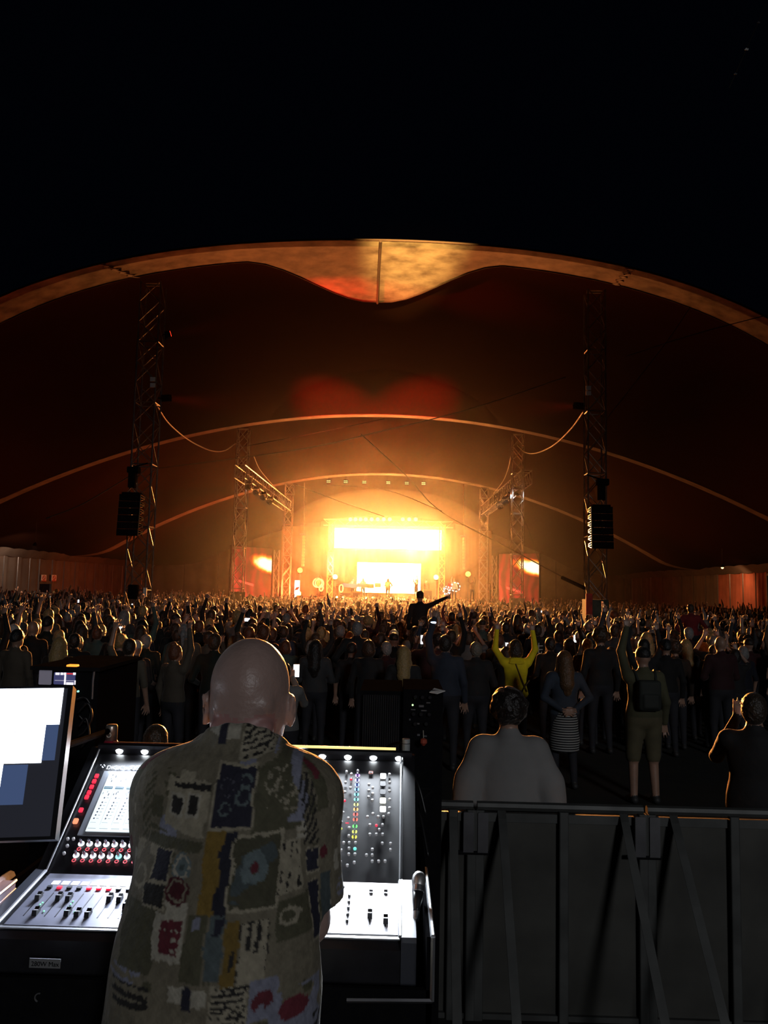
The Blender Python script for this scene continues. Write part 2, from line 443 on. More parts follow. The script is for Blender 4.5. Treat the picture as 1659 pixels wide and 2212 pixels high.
# the two ways out: a lit tent beyond each
glow('booth_light', (0.75, 0.9, 0.85), 0.9, True); glow('booth_light_dim', (0.7, 0.85, 0.85), 0.25)
mat('sign_red', (0.45, 0.05, 0.04), 0.6, vary=0.2); mat('sign_white', (0.85, 0.82, 0.78), 0.6, vary=0.1)
d1 = struct(link('door_1', None, None, (XL, 60.1, 0)))
m = MB()
for y in (59.05, 61.15): m.box((XL - 0.06, y - 0.05, 0), (XL + 0.06, y + 0.05, 2.3))
m.box((XL - 0.06, 59.05, 2.25), (XL + 0.06, 61.15, 2.36)); m.build('door_frame', 'dark_aluminium', d1)
MB().box((XL - 2.6, 58.6, 1.1), (XL - 2.55, 61.6, 2.2)).build('lit_screen', 'booth_light', d1)
MB().tube([(XL - 0.4, 59.3, 0.2), (XL - 0.4, 60.9, 2.1)], 0.05).build('brace', 'black_metal', d1)
MB().tube([(XL - 0.4, 60.9, 0.6), (XL - 0.4, 59.6, 2.2)], 0.04).build('brace', 'black_metal', d1)
d2 = struct(link('door_2', None, None, (XR, 51.2, 0)))
m = MB()
for y in (49.65, 52.85): m.box((XR - 0.08, y - 0.06, 0), (XR + 0.08, y + 0.06, 4.0))
m.box((XR - 0.08, 49.65, 3.85), (XR + 0.08, 52.85, 4.0)); m.build('door_frame', 'dark_aluminium', d2)
for k in range(4):
    for j in range(2):
        MB().box((XR + 2.6, 49.2 + 1.25 * k, 2.1 + 0.85 * j), (XR + 2.65, 50.35 + 1.25 * k, 2.85 + 0.85 * j)).build('lit_pane', 'booth_light_dim', d2)
MB().box((XR + 2.4, 48.8, 0.0), (XR + 2.55, 54.4, 1.5)).build('counter', 'black_metal', d2)
for k, (px, py) in enumerate(((94.5, 1250), (116.5, 1250))):
    v = ray(px, py); p = CAM + v * ((XL + 0.14) / v[0])
    s = thing('wall_sign', ('red and white notice above the lit way out, nearer one', 'red and white notice right of the lit way out')[k], 'sign', tuple(p))
    MB().box((p[0] - 0.02, p[1] - 0.42, p[2] - 0.2), (p[0] + 0.01, p[1] + 0.42, p[2] + 0.28)).build('plate', 'sign_white', s)
    m = MB(); m.tube([(p[0] + 0.015, p[1] + 0.24 * math.cos(a_ * 0.785), p[2] + 0.06 + 0.15 * math.sin(a_ * 0.785)) for a_ in range(8)], 0.035, 5, closed=True)
    m.tube([(p[0] + 0.015, p[1] - 0.2, p[2] + 0.17), (p[0] + 0.015, p[1] + 0.2, p[2] - 0.05)], 0.03, 5)
    m.box((p[0] + 0.0, p[1] - 0.42, p[2] - 0.2), (p[0] + 0.015, p[1] + 0.42, p[2] - 0.12)); m.build('symbol', 'sign_red', s)
# warm lamp that lights the curtain by the right way out
glow('lamp_warm', (1.0, 0.45, 0.15), 6.0)
hl = thing('hanging_lamp', 'small warm lamp on the eaves beside the right way out', 'lamp', (XR - 2.2, 54.6, 4.5))
MB().lathe([(0.03, 0.12), (0.12, 0.0), (0.13, -0.1), (0.02, -0.12)], 12, 0, Matrix.Translation((XR - 2.2, 54.6, 4.5))).build('lamp_head', 'black_metal', hl)
MB().ball((XR - 2.2, 54.6, 4.38), 0.09).build('bulb', 'lamp_warm', hl)
MB().tube([(XR - 2.2, 54.6, 4.6), (XR - 2.2, 54.6, 6.6)], 0.015).build('drop_wire', 'wire_dark', hl)
lamp('curtain_light', 'SPOT', (XR - 2.3, 54.7, 4.3), 420, (1.0, 0.42, 0.16), (XR, 57.0, 2.2), spot_size=math.radians(110), spot_blend=1.0, shadow_soft_size=0.1)
lamp('curtain_light', 'SPOT', (XL + 3.0, 51.5, 4.6), 420, (1.0, 0.66, 0.45), (XL, 54.5, 2.4), spot_size=math.radians(120), spot_blend=1.0, shadow_soft_size=0.1)
hl = thing('hanging_lamp', 'small warm lamp under the eaves by the left canvas wall', 'lamp', (XL + 3.0, 51.4, 4.8))
MB().lathe([(0.03, 0.12), (0.12, 0.0), (0.13, -0.1), (0.02, -0.12)], 12, 0, Matrix.Translation((XL + 3.0, 51.4, 4.8))).build('lamp_head', 'black_metal', hl)
MB().tube([(XL + 3.0, 51.4, 4.9), (XL + 3.0, 51.4, 7.0)], 0.015).build('drop_wire', 'wire_dark', hl)

# ================================================================== lattice masts
BR = {}
def bar(name, p, q, r, m_, parent):
    """bar between two points; bars of one length, radius and material share a mesh"""
    p, q = Vector(p), Vector(q); L = (q - p).length; key = (round(L, 3), r, m_)
    if key not in BR: BR[key] = MB().tube([(0, 0, 0), (0, 0, L)], r, 5).mesh('bar', m_)
    o = link(name, BR[key], parent); o.location = p - parent.location
    o.rotation_euler = Vector(q - p).to_track_quat('Z', 'X').to_euler(); return o
def mast(x, y, z1, wd, bay, label, m_='truss_aluminium', z0=0.0, r=0.032, group=None, lean=0.0):
    t = thing('lattice_mast', label, 'mast', (x, y, z0), group)
    h = wd / 2; c = [(-h, -h), (h, -h), (h, h), (-h, h)]
    pos = lambda k, z: (x + c[k][0] + lean * (z - z0), y + c[k][1], z)
    for k in range(4): bar('chord', pos(k, z0), pos(k, z1), r, m_, t)
    n = int((z1 - z0) / bay); b = (z1 - z0) / n
    for i in range(n):
        za, zb = z0 + i * b, z0 + (i + 1) * b
        for k in range(4):
            k2 = (k + 1) % 4
            if (i + k) % 2: bar('brace', pos(k, za), pos(k2, zb), r * 0.55, m_, t)
            else: bar('brace', pos(k2, za), pos(k, zb), r * 0.55, m_, t)
            if k == 0:
                if i % 2: bar('brace', pos(k2, za), pos(k, zb), r * 0.55, m_, t)
                else: bar('brace', pos(k, za), pos(k2, zb), r * 0.55, m_, t)
            if i % 3 == 0: bar('crossbar', pos(k, za), pos(k2, za), r * 0.7, m_, t)
    return t
ML, MR = -9.08, 6.93
mat('mast_steel', (0.22, 0.21, 0.20), 0.45, 0.7, vary=0.5, scale=5)
m1 = mast(ML, 28.5, 13.3, 0.72, 0.72, 'tall lattice mast nearest the left, carrying a hung speaker column', 'mast_steel')
m2 = mast(MR, 28.5, 13.3, 0.62, 0.72, 'tall lattice mast nearest the right, carrying a hung speaker column', 'mast_steel')
m3 = mast(-8.94, 45.7, 11.4, 0.62, 0.72, 'lattice mast standing in front of the left video screen')
m4 = mast(6.73, 45.7, 11.4, 0.62, 0.72, 'lattice mast standing in front of the right video screen')
m5 = mast(-8.70, 64.0, 10.6, 0.62, 0.8, 'far lattice mast left of the stage, behind the gantry')
m6 = mast(6.80, 64.0, 10.6, 0.62, 0.8, 'far lattice mast right of the stage, behind the gantry')
mat('banner_green', (0.10, 0.14, 0.11), 0.8, vary=0.9, scale=2.2, vary_color=(0.02, 0.03, 0.025))
mat('banner_pale', (0.35, 0.38, 0.34), 0.8, vary=0.9, scale=3.0, vary_color=(0.03, 0.05, 0.04))
mat('red_cloth', (0.55, 0.05, 0.03), 0.7, vary=0.7, scale=5, vary_color=(0.2, 0.02, 0.02))
def wrap(t, x, y, wd, z1, m_, nm='base_banner'):
    h = wd / 2 + 0.07
    MB().rbox((x - h, y - h, 0.0), (x + h, y + h, z1), 0.06, ax=2).build(nm, m_, t)
wrap(m2, MR, 28.5, 0.62, 2.25, 'banner_green'); wrap(m4, 6.73, 45.7, 0.62, 2.1, 'banner_pale')
wrap(m1, ML, 28.5, 0.72, 1.6, 'black_metal', 'ballast_box'); wrap(m3, -8.94, 45.7, 0.62, 2.1, 'black_metal', 'ballast_box')
MB().rbox((MR - 0.42, 28.06, 1.3), (MR - 0.2, 28.12, 2.45), 0.02).build('red_strip', 'red_cloth', m2)
MB().rbox((ML - 0.2, 28.0, 1.9), (ML + 0.12, 28.2, 2.4), 0.04).build('junction_box', 'black_plastic', m1)
MB().box((ML + 0.3, 28.1, 2.0), (ML + 0.42, 28.14, 2.3)).build('notice', 'sign_white', m1)
for t, px, pys in ((m1, 330, (819, 832)), (m2, 1271, (838, 849))):
    for py in pys:
        p = P(px, py, 28.1); MB().box((p[0] - 0.09, p[1] - 0.02, p[2] - 0.08), (p[0] + 0.09, p[1] + 0.02, p[2] + 0.07)).build('tag_plate', 'sign_white', t)
# mast heads: short stays that hold the arch rope
for t, x, y, z in ((m3, -8.94, 45.7, 11.4), (m4, 6.73, 45.7, 11.4), (m5, -8.7, 64, 10.6), (m6, 6.8, 64, 10.6), (m1, ML, 28.5, 13.3), (m2, MR, 28.5, 13.3)):
    MB().tube([(x - 0.28, y, z), (x + 0.28, y, z)], 0.06).build('head_block', 'truss_aluminium', t)

# ------------------------------------------------------------------ hung speaker columns on the two near masts
mat('rigging_yellow_lit', (0.72, 0.60, 0.35), 0.35, 0.7, vary=0.3, scale=14)  # rigging metal coloured as if lit yellow from the stage
def line_array(px, py0, py1, label, side, d=27.5, n=6):
    top, bot = P(px, py0, d), P(px, py1, d); x = 0.5 * (top[0] + bot[0]); H_ = top[2] - bot[2]; h = H_ / n
    t = thing('speaker_column', label, 'speaker', (x, d, bot[2]))
    for i in range(n):
        z = bot[2] + h * i; y = d + 0.035 * (n - 1 - i) * 0.5 if False else d - 0.02 * (n - 1 - i)
        c = link('cabinet', None, t, (0, y - d, z - bot[2]))
        z0, z1 = z + 0.006, z + h - 0.006
        MB().prism([(y, z0), (y + 0.5, z0 + 0.045), (y + 0.5, z1 - 0.045), (y, z1)], x - 0.36, x + 0.36).build('cabinet_box', 'black_plastic', c)
        MB().rbox((x - 0.35, y - 0.02, z0 + 0.008), (x + 0.35, y, z1 - 0.008), 0.02).build('grille', 'black_metal', c)
        # rigging frame on the side that faces the stage axis: two rails and two slanted struts
        xs = x + side * 0.375; m = MB()
        m.tube([(xs, y + 0.03, z0 + 0.01), (xs, y + 0.03, z1 - 0.01)], 0.016, 5)
        m.tube([(xs, y + 0.03, z0 + 0.02), (xs, y + 0.46, z0 + 0.1)], 0.016, 5); m.tube([(xs, y + 0.03, z1 - 0.02), (xs, y + 0.46, z1 - 0.06)], 0.016, 5)
        m.tube([(xs, y + 0.46, z0 + 0.06), (xs, y + 0.46, z1 - 0.04)], 0.016, 5)
        m.tube([(xs, y + 0.03, z0 + h * 0.5), (xs, y + 0.46, z0 + h * 0.5)], 0.014, 5); m.build('rigging_frame', 'rigging_yellow_lit', c)
    zt = top[2]
    MB().box((x - 0.3, d + 0.05, zt), (x + 0.3, d + 0.4, zt + 0.07)).build('flying_bar', 'black_metal', t)
    m = MB(); m.tube([(x - 0.16, d + 0.15, zt + 0.05), (x, d + 0.15, zt + 0.25), (x + 0.16, d + 0.15, zt + 0.05)], 0.018)
    m.build('shackle', 'truss_aluminium', t)
    MB().rbox((x - 0.11, d + 0.02, zt + 0.24), (x + 0.13, d + 0.28, zt + 0.74), 0.05, ax=2).build('chain_hoist', 'black_metal', t)
    MB().rbox((x - 0.14, d - 0.02, zt + 0.74), (x + 0.24, d + 0.32, zt + 0.96), 0.07, ax=0).build('hoist_motor', 'black_metal', t)
    MB().tube([(x, d + 0.15, zt + 0.95), (x + side * 0.4, d + 0.5, zt + 1.15)], 0.03).build('bracket', 'black_metal', t)
    return t
line_array(278, 1067, 1158, 'black hung speaker column on the near left mast', 1)
line_array(1301, 1094, 1186, 'black hung speaker column on the near right mast', -1)

# ------------------------------------------------------------------ ropes and wires under the roof
def wire(name, label, pts, r, m_='wire_dark', n=10):
    w_ = [P(*p) for p in pts]
    o = MB().tube(bez(w_, n), r, 5).build(name, m_, smooth=True)
    return tag(o, label, name.split('_')[-1])
wire('slack_cable', 'pale slack cable sagging from the near left mast to the second mast', [(334, 868, 28.6), (365, 915, 33), (410, 952, 38), (455, 973, 42), (485, 973, 44), (508, 958, 45.4)], 0.035, 'wire_pale')
wire('slack_cable', 'pale slack cable sagging from the near right mast to the second mast', [(1263, 886, 28.6), (1232, 928, 33), (1195, 962, 38), (1160, 978, 42), (1135, 977, 44), (1118, 962, 45.4)], 0.035, 'wire_pale')
wire('slack_cable', 'slack cable hanging between the two far left masts', [(548, 985, 46), (560, 1012, 50), (578, 1035, 56), (600, 1060, 63)], 0.025, 'wire_pale')
wire('slack_cable', 'slack cable hanging between the two far right masts', [(1104, 985, 46), (1097, 1015, 50), (1085, 1042, 56), (1066, 1066, 63)], 0.025, 'wire_pale')
wire('guy_wire', 'thin dark wire running down from the mouth seam to the left', [(778, 519, 27.2), (710, 556, 30), (625, 595, 33)], 0.02)
wire('guy_wire', 'long dark wire rising to the right above the second arch', [(340, 1012, 40), (640, 972, 36), (830, 930, 33), (1010, 885, 31), (1222, 815, 29)], 0.022)
wire('guy_wire', 'thin dark wire rising right, just under the second arch', [(525, 965, 44), (700, 932, 42), (830, 905, 40)], 0.018)
wire('guy_wire', 'dark wire slanting down right over the stage to the near right mast', [(780, 938, 40), (880, 1030, 40), (950, 1103, 40), (1110, 1190, 34), (1250, 1265, 29)], 0.024)
wire('guy_wire', 'thin dark wire slanting down right to join the lower wire', [(700, 1048, 52), (830, 1058, 48), (955, 1104, 44)], 0.02)
wire('guy_wire', 'thin dark wire from the left gantry down toward the stage', [(640, 1047, 50), (720, 1078, 50), (830, 1116, 50)], 0.02)
wire('guy_wire', 'thin dark wire crossing high at the far right', [(1659, 680, 24), (1500, 722, 25), (1345, 772, 27)], 0.015)
wire('guy_wire', 'faint wire dropping from the arch lip to the right mast', [(1490, 665, 27), (1435, 745, 27.5), (1310, 905, 28.3)], 0.012)
wire('guy_wire', 'short dark wire from the left hoist out to the left', [(278, 1030, 27.8), (180, 1088, 27), (100, 1120, 26)], 0.02)
wire('guy_wire', 'dark wire slanting down right of the second right mast', [(1118, 1090, 45), (1140, 1140, 45), (1165, 1215, 45)], 0.018)
p = P(1215, 1248, 30); q = P(1262, 1270, 28.6)
tag(MB().tube([p, q], 0.07, 8).build('guy_strut', 'black_metal'), 'short dark strut bracing the near right mast low down', 'strut')
# the rope in the top corner with its pale tags
gr = thing('guy_rope', 'dark overhead rope with three pale tags in the upper right corner', 'rope', tuple(P(1613, 105, 11)))
MB().tube([P(1655, 8, 11), P(1613, 105, 11), P(1575, 190, 11)], 0.006, 5).build('rope', 'wire_dark', gr)
for k, (px, py) in enumerate(((1639, 48), (1613, 106), (1589, 159))):
    p = P(px, py, 10.98); s = 0.032 if k == 1 else 0.024
    MB().add([(p[0] - s, p[1], p[2] - s * 0.3), (p[0] - s * 0.3, p[1], p[2] + s * 0.6), (p[0] + s, p[1], p[2] + s * 0.2), (p[0] + s * 0.6, p[1], p[2] - s * 0.6),
              (p[0] - s, p[1] + 0.01, p[2] - s * 0.3), (p[0] - s * 0.3, p[1] + 0.01, p[2] + s * 0.6), (p[0] + s, p[1] + 0.01, p[2] + s * 0.2), (p[0] + s * 0.6, p[1] + 0.01, p[2] - s * 0.6)],
             [(0, 3, 2, 1), (4, 5, 6, 7), (0, 1, 5, 4), (1, 2, 6, 5), (2, 3, 7, 6), (3, 0, 4, 7)]).build('tag', 'white_plastic' if k == 1 else 'dark_aluminium', gr)

# ================================================================== the stage
mat('stage_black', (0.03, 0.026, 0.024), 0.7, vary=0.4, scale=2)
mat('stage_boards', (0.10, 0.08, 0.06), 0.55, vary=0.4, scale=1.5)
DECK = 1.62
st = thing('stage_platform', 'wide black stage platform behind the crowd', 'stage', (AX, 70, 0))
MB().box((AX - 7.25, 62.5, DECK - 0.14), (AX + 7.35, 80, DECK)).build('deck', 'stage_boards', st)
for i in range(7):
    MB().box((AX - 7.25 + 2.08 * i + 0.01, 62.4, 0), (AX - 5.17 + 2.08 * i - 0.01, 62.48, DECK - 0.03)).build('front_panel', 'stage_black', st)
def em_screen(name, c, s, hot=None):
    pass
# emitting video wall materials
glow('header_light', (1.0, 0.30, 0.065), 65.0, True)
glow('backdrop_light', (1.0, 0.38, 0.10), 40.0, True)
glow('lamp_yellow', (1.0, 0.62, 0.18), 30.0)
def slab_screen(name, px0, px1, py0, py1, d, m_, label):
    a, b = P(px0, py0, d), P(px1, py1, d); x0, x1, z1, z0 = a[0], b[0], a[2], b[2]
    z1 = max(a[2], P(px1, py0, d)[2]) * 0.5 + min(a[2], P(px1, py0, d)[2]) * 0.5; z0 = 0.5 * (b[2] + P(px0, py1, d)[2])
    t = thing(name, label, 'screen', ((x0 + x1) / 2, d, z0))
    MB().box((x0 - 0.06, d, z0 - 0.06), (x1 + 0.06, d + 0.25, z1 + 0.06)).build('housing', 'black_metal', t)
    MB().box((x0, d - 0.02, z0), (x1, d, z1)).build('lit_face', m_, t)
    for u in (0.08, 0.92): MB().tube([(x0 + (x1 - x0) * u, d + 0.32, DECK if d > 70 else z0), (x0 + (x1 - x0) * u, d + 0.32, z1)], 0.06).build('support', 'black_metal', t)
    return t, x0, x1, z0, z1
hs, hx0, hx1, hz0, hz1 = slab_screen('header_screen', 722, 953, 1143, 1186, 67.0, 'header_light', 'blazing white wide light wall hung above the stage')
bs, bx0, bx1, bz0, bz1 = slab_screen('backdrop_screen', 772, 908, 1216, 1281, 74.0, 'backdrop_light', 'blazing white video wall at the back of the stage')
# truss from which the header hangs, its row of lamps, and the stage towers
ht = thing('lighting_truss', 'horizontal lighting truss across the stage above the white light wall', 'truss', (AX, 67.4, hz1 + 0.3))
for dy in (0, 0.5):
    for dz in (0.25, 0.75): bar('chord', (-6.2, 67.2 + dy, hz1 + dz), (4.6, 67.2 + dy, hz1 + dz), 0.035, 'truss_aluminium', ht)
for i in range(18):
    x = -6.2 + 0.6 * i
    bar('brace', (x, 67.2, hz1 + (0.25 if i % 2 else 0.75)), (x + 0.6, 67.2, hz1 + (0.75 if i % 2 else 0.25)), 0.02, 'truss_aluminium', ht)
glow('lamp_glow', (1.0, 0.62, 0.2), 3.0)
for k, px in enumerate((757, 768, 779, 790, 803, 816, 829, 842, 870, 884, 898)):
    p = P(px, 1122, 66.9)
    t = thing('stage_lamp', 'round stage lamp above the white light wall, %s from the left' % ('first', 'second', 'third', 'fourth', 'fifth', 'sixth', 'seventh', 'eighth', 'ninth', 'tenth', 'eleventh')[k], 'lamp', tuple(p), 'lamps on the stage truss')
    MB().lathe([(0.12, 0.35), (0.17, 0.3), (0.19, 0.0)], 12, 0, Matrix.Translation(p) @ Matrix.Rotation(math.radians(-90), 4, 'X')).build('lamp_body', 'black_metal', t)
    MB().lathe([(0.17, 0.0), (0.17, 0.02)], 12, 0, Matrix.Translation(p + np.array((0, -0.02, 0))) @ Matrix.Rotation(math.radians(-90), 4, 'X')).build('lens', 'lamp_glow', t)
    MB().tube([(p[0] - 0.22, p[1] + 0.1, p[2]), (p[0] - 0.22, p[1] + 0.1, p[2] + 0.25), (p[0] + 0.22, p[1] + 0.1, p[2] + 0.25), (p[0] + 0.22, p[1] + 0.1, p[2])], 0.02, 5).build('yoke', 'black_metal', t)
x_l, x_r = P(714, 1230, 66.5)[0], P(954, 1230, 66.5)[0]
mat('tower_yellow_lit', (0.75, 0.6, 0.3), 0.4, 0.6, vary=0.3, scale=6)  # tower metal with the yellow stage light put into its colour
mast(x_l, 66.3, 7.8, 0.45, 0.6, 'yellow-lit lattice tower at the left edge of the stage opening', 'tower_yellow_lit', DECK, 0.035)
mast(x_r, 66.3, 7.8, 0.45, 0.6, 'yellow-lit lattice tower at the right edge of the stage opening', 'tower_yellow_lit', DECK, 0.035)
# stage curtain wings and back cloth
mat('back_cloth', (0.22, 0.16, 0.09), 0.9, vary=0.4, scale=0.6)
sb = thing('stage_backcloth', 'orange-lit cloth hung across the back of the stage', 'curtain', (AX, 77, DECK))
for i in range(10):
    canvas(AX - 10 + 2 * i, 77, AX - 8 + 2 * i, 77, DECK, 8.2, 2, 0.1, 'cloth_panel', 'back_cloth', sb, 400 + i)
# hung slim speaker columns of the stage
for px, py0, py1, lb in ((656, 1156, 1224, 'slim speaker column hung left of the stage'), (1003, 1160, 1230, 'slim speaker column hung right of the stage')):
    a, b = P(px, py0, 63.6), P(px, py1, 63.6); n_ = 10; h = (a[2] - b[2]) / n_
    t = thing('stage_speaker_column', lb, 'speaker', (a[0], 63.6, b[2]))
    for i in range(n_):
        z = b[2] + h * i; y = 63.6 - 0.012 * (n_ - i) ** 1.5 * 0.4
        MB().prism([(y, z + 0.01), (y + 0.45, z + 0.04), (y + 0.45, z + h - 0.04), (y, z + h - 0.01)], a[0] - 0.085, a[0] + 0.085).build('cabinet', 'rigging_yellow_lit', t)
    MB().tube([(a[0], 63.8, a[2]), (a[0] - 0.1, 63.8, a[2] + 4.2)], 0.03).build('chain', 'wire_pale', t)
    MB().box((a[0] - 0.3, 63.5, a[2] + 0.02), (a[0] + 0.1, 63.9, a[2] + 0.12)).build('flying_bar', 'truss_aluminium', t)
# six clusters of lamps under the roof
glow('roof_lamp', (0.95, 0.85, 0.35), 1.3)
for k, px in enumerate((710, 747, 787, 839, 879, 915)):
    p = P(px, 1042 + (px - 812) * 0.023, 66)
    t = thing('roof_lamp', 'small four-slot lamp under the roof, %s from the left of six' % ('first', 'second', 'third', 'fourth', 'fifth', 'sixth')[k], 'lamp', tuple(p), 'lamps under the roof')
    MB().box((p[0] - 0.2, p[1], p[2] - 0.14), (p[0] + 0.2, p[1] + 0.15, p[2] + 0.14)).build('lamp_box', 'black_metal', t)
    for dz in (-0.07, 0.06):
        for dx in (-0.09, 0.07):
            MB().box((p[0] + dx - 0.07, p[1] - 0.02, p[2] + dz - 0.02), (p[0] + dx + 0.07, p[1], p[2] + dz + 0.02)).build('slot', 'roof_lamp', t)
    MB().tube([(p[0], p[1] + 0.07, p[2] + 0.14), (p[0], p[1] + 0.07, 11.8)], 0.02).build('hanger', 'wire_dark', t)
# glowing globes on poles
glow('globe_amber', (1.0, 0.42, 0.06), 3.2, True); glow('globe_cream', (1.0, 0.62, 0.2), 4.5, True)
for px, py, d, m_, lb in ((648, 1232, 64.5, 'globe_amber', 'amber globe lamp on a pole, leftmost of the four'), (724, 1246, 65.3, 'globe_cream', 'cream globe lamp on a pole beside the left stage tower'),
                      (942, 1247, 65.3, 'globe_cream', 'cream globe lamp on a pole beside the right stage tower'), (1011, 1240, 64.5, 'globe_amber', 'amber globe lamp on a pole, rightmost of the four')):
    p = P(px, py, d); t = thing('globe_lamp', lb, 'lamp', (p[0], d, DECK))
    MB().ball(p, 0.21, 14).build('globe', m_, t, smooth=True)
    MB().lathe([(0.12, -0.27), (0.14, -0.2)], 10, 0, Matrix.Translation(p)).build('collar', 'black_metal', t)
    MB().tube([(p[0], d, p[2] - 0.2), (p[0], d, DECK)], 0.025).build('pole', 'dark_aluminium', t)
    MB().lathe([(0.25, 0.0), (0.25, 0.03), (0.05, 0.06)], 12, 0, Matrix.Translation((p[0], d, DECK))).build('foot', 'black_metal', t)
# video screens either side
def screen_material(name, flare, tilt):
    m = bpy.data.materials.new(name); m.use_nodes = True; nt = m.node_tree; b = nt.nodes['Principled BSDF']; MATS[name] = m
    tc = nd(nt, 'ShaderNodeTexCoord'); sp = nd(nt, 'ShaderNodeSeparateXYZ'); nt.links.new(tc.outputs['Generated'], sp.inputs[0])
    def mth(op, *a):
        q = nd(nt, 'ShaderNodeMath', operation=op)
        for i, v in enumerate(a):
            if isinstance(v, (int, float)): q.inputs[i].default_value = v
            else: nt.links.new(v, q.inputs[i])
        return q.outputs[0]
    u, v = sp.outputs['X'], sp.outputs['Z']
    # red picture: vertical and slanted bands
    wv = nd(nt, 'ShaderNodeTexWave', wave_type='BANDS', bands_direction='X'); wv.inputs['Scale'].default_value = 1.4; wv.inputs['Distortion'].default_value = 9; wv.inputs['Detail'].default_value = 4
    mp = nd(nt, 'ShaderNodeMapping'); mp.inputs['Rotation'].default_value = (0, 0, 0); nt.links.new(tc.outputs['Generated'], mp.inputs[0]); nt.links.new(mp.outputs[0], wv.inputs[0])
    fade = mth('SUBTRACT', 1.0, mth('MULTIPLY', u, 0.75))
    low = mth('ADD', 0.35, mth('MULTIPLY', mth('SUBTRACT', 1.0, v), 0.75))
    red = mth('MULTIPLY', mth('MULTIPLY', mth('ADD', 0.45, mth('MULTIPLY', wv.outputs['Fac'], 0.8)), fade), low)
    # bright slanted neck of the guitar
    ln = mth('SUBTRACT', v, mth('ADD', 0.36, mth('MULTIPLY', u, -0.22)))
    band = mth('MULTIPLY', mth('LESS_THAN', mth('ABSOLUTE', ln), 0.022), mth('LESS_THAN', mth('ABSOLUTE', mth('SUBTRACT', u, 0.36 if tilt else 0.4)), 0.2))
    red = mth('ADD', red, mth('MULTIPLY', band, 2.2))
    # white-hot flare
    nz = nd(nt, 'ShaderNodeTexNoise'); nz.inputs['Scale'].default_value = 5; nt.links.new(tc.outputs['Generated'], nz.inputs[0])
    fx, fy, sx, sy = flare
    rr = mth('SQRT', mth('ADD', mth('POWER', mth('DIVIDE', mth('SUBTRACT', u, fx), sx), 2.0), mth('POWER', mth('DIVIDE', mth('SUBTRACT', v, mth('ADD', fy, mth('MULTIPLY', mth('SUBTRACT', u, fx), -0.2))), sy), 2.0)))
    rr = mth('ADD', rr, mth('MULTIPLY', mth('SUBTRACT', nz.outputs['Fac'], 0.5), 0.5))
    ramp = nd(nt, 'ShaderNodeValToRGB'); nt.links.new(mth('SUBTRACT', 1.35, rr), ramp.inputs[0])
    e = ramp.color_ramp.elements; e[0].position = 0.12; e[0].color = (0, 0, 0, 1); e[1].position = 0.8; e[1].color = (4, 3, 1.6, 1)
    x_ = ramp.color_ramp.elements.new(0.34); x_.color = (0.9, 0.12, 0.01, 1); x_ = ramp.color_ramp.elements.new(0.5); x_.color = (1.8, 0.8, 0.06, 1)
    cb = nd(nt, 'ShaderNodeCombineXYZ'); nt.links.new(red, cb.inputs[0]); nt.links.new(mth('MULTIPLY', red, 0.06), cb.inputs[1]); nt.links.new(mth('MULTIPLY', red, 0.04), cb.inputs[2])
    ad = nd(nt, 'ShaderNodeVectorMath', operation='ADD'); nt.links.new(cb.outputs[0], ad.inputs[0]); nt.links.new(ramp.outputs[0], ad.inputs[1])
    b.inputs['Base Color'].default_value = (0.01, 0.01, 0.01, 1)
    nt.links.new(ad.outputs[0], b.inputs['Emission Color']); b.inputs['Emission Strength'].default_value = 0.6
screen_material('left_picture', (0.92, 0.66, 0.42, 0.17), True); screen_material('right_picture', (0.86, 0.72, 0.46, 0.15), False)
def video_screen(px0, px1, pt0, pt1, pb0, pb1, d0, d1, m_, label):
    tl, tr, bl, br = P(px0, pt0, d0), P(px1, pt1, d1), P(px0, pb0, d0), P(px1, pb1, d1)
    x0, x1 = 0.5 * (tl[0] + bl[0]), 0.5 * (tr[0] + br[0]); z1, z0 = 0.5 * (tl[2] + tr[2]), 0.5 * (bl[2] + br[2])
    t = thing('video_screen', label, 'screen', (0.5 * (x0 + x1), d0, 0))
    off = Vector((x1 - x0, d1 - d0, 0)); L = off.length; off.normalize(); nn = Vector((-off.y, off.x, 0))
    M = Matrix.Translation((x0, d0, 0)) @ Matrix(((off.x, nn.x, 0, 0), (off.y, nn.y, 0, 0), (0, 0, 1, 0), (0, 0, 0, 1)))
    MB().box((-0.05, 0.0, z0 - 0.05), (L + 0.05, 0.22, z1 + 0.05), 0, M).build('housing', 'black_metal', t)
    f = MB().box((0, -0.02, z0), (L, -0.001, z1), 0, M).build('picture', m_, t)
    for u in (0.15, 0.85):
        MB().tube([M @ Vector((L * u, 0.3, 0)), M @ Vector((L * u, 0.3, z1))], 0.05).build('support_pole', 'dark_aluminium', t)
video_screen(499, 586, 1180, 1184, 1288, 1291, 60.0, 62.4, 'left_picture', 'left video screen with a red picture and a white-hot flare')
video_screen(1078, 1164, 1194, 1198, 1303, 1306, 62.4, 60.0, 'right_picture', 'right video screen with a red picture and a white-hot flare')
# support towers of thin lattice by the screens
mast(P(596, 1250, 63)[0], 63.0, P(596, 1188, 63)[2], 0.4, 0.8, 'short lattice tower right of the left video screen', 'truss_aluminium', 0, 0.025)
mast(P(1068, 1250, 63)[0], 63.0, P(1068, 1200, 63)[2], 0.35, 0.8, 'short lattice tower left of the right video screen', 'truss_aluminium', 0, 0.025)

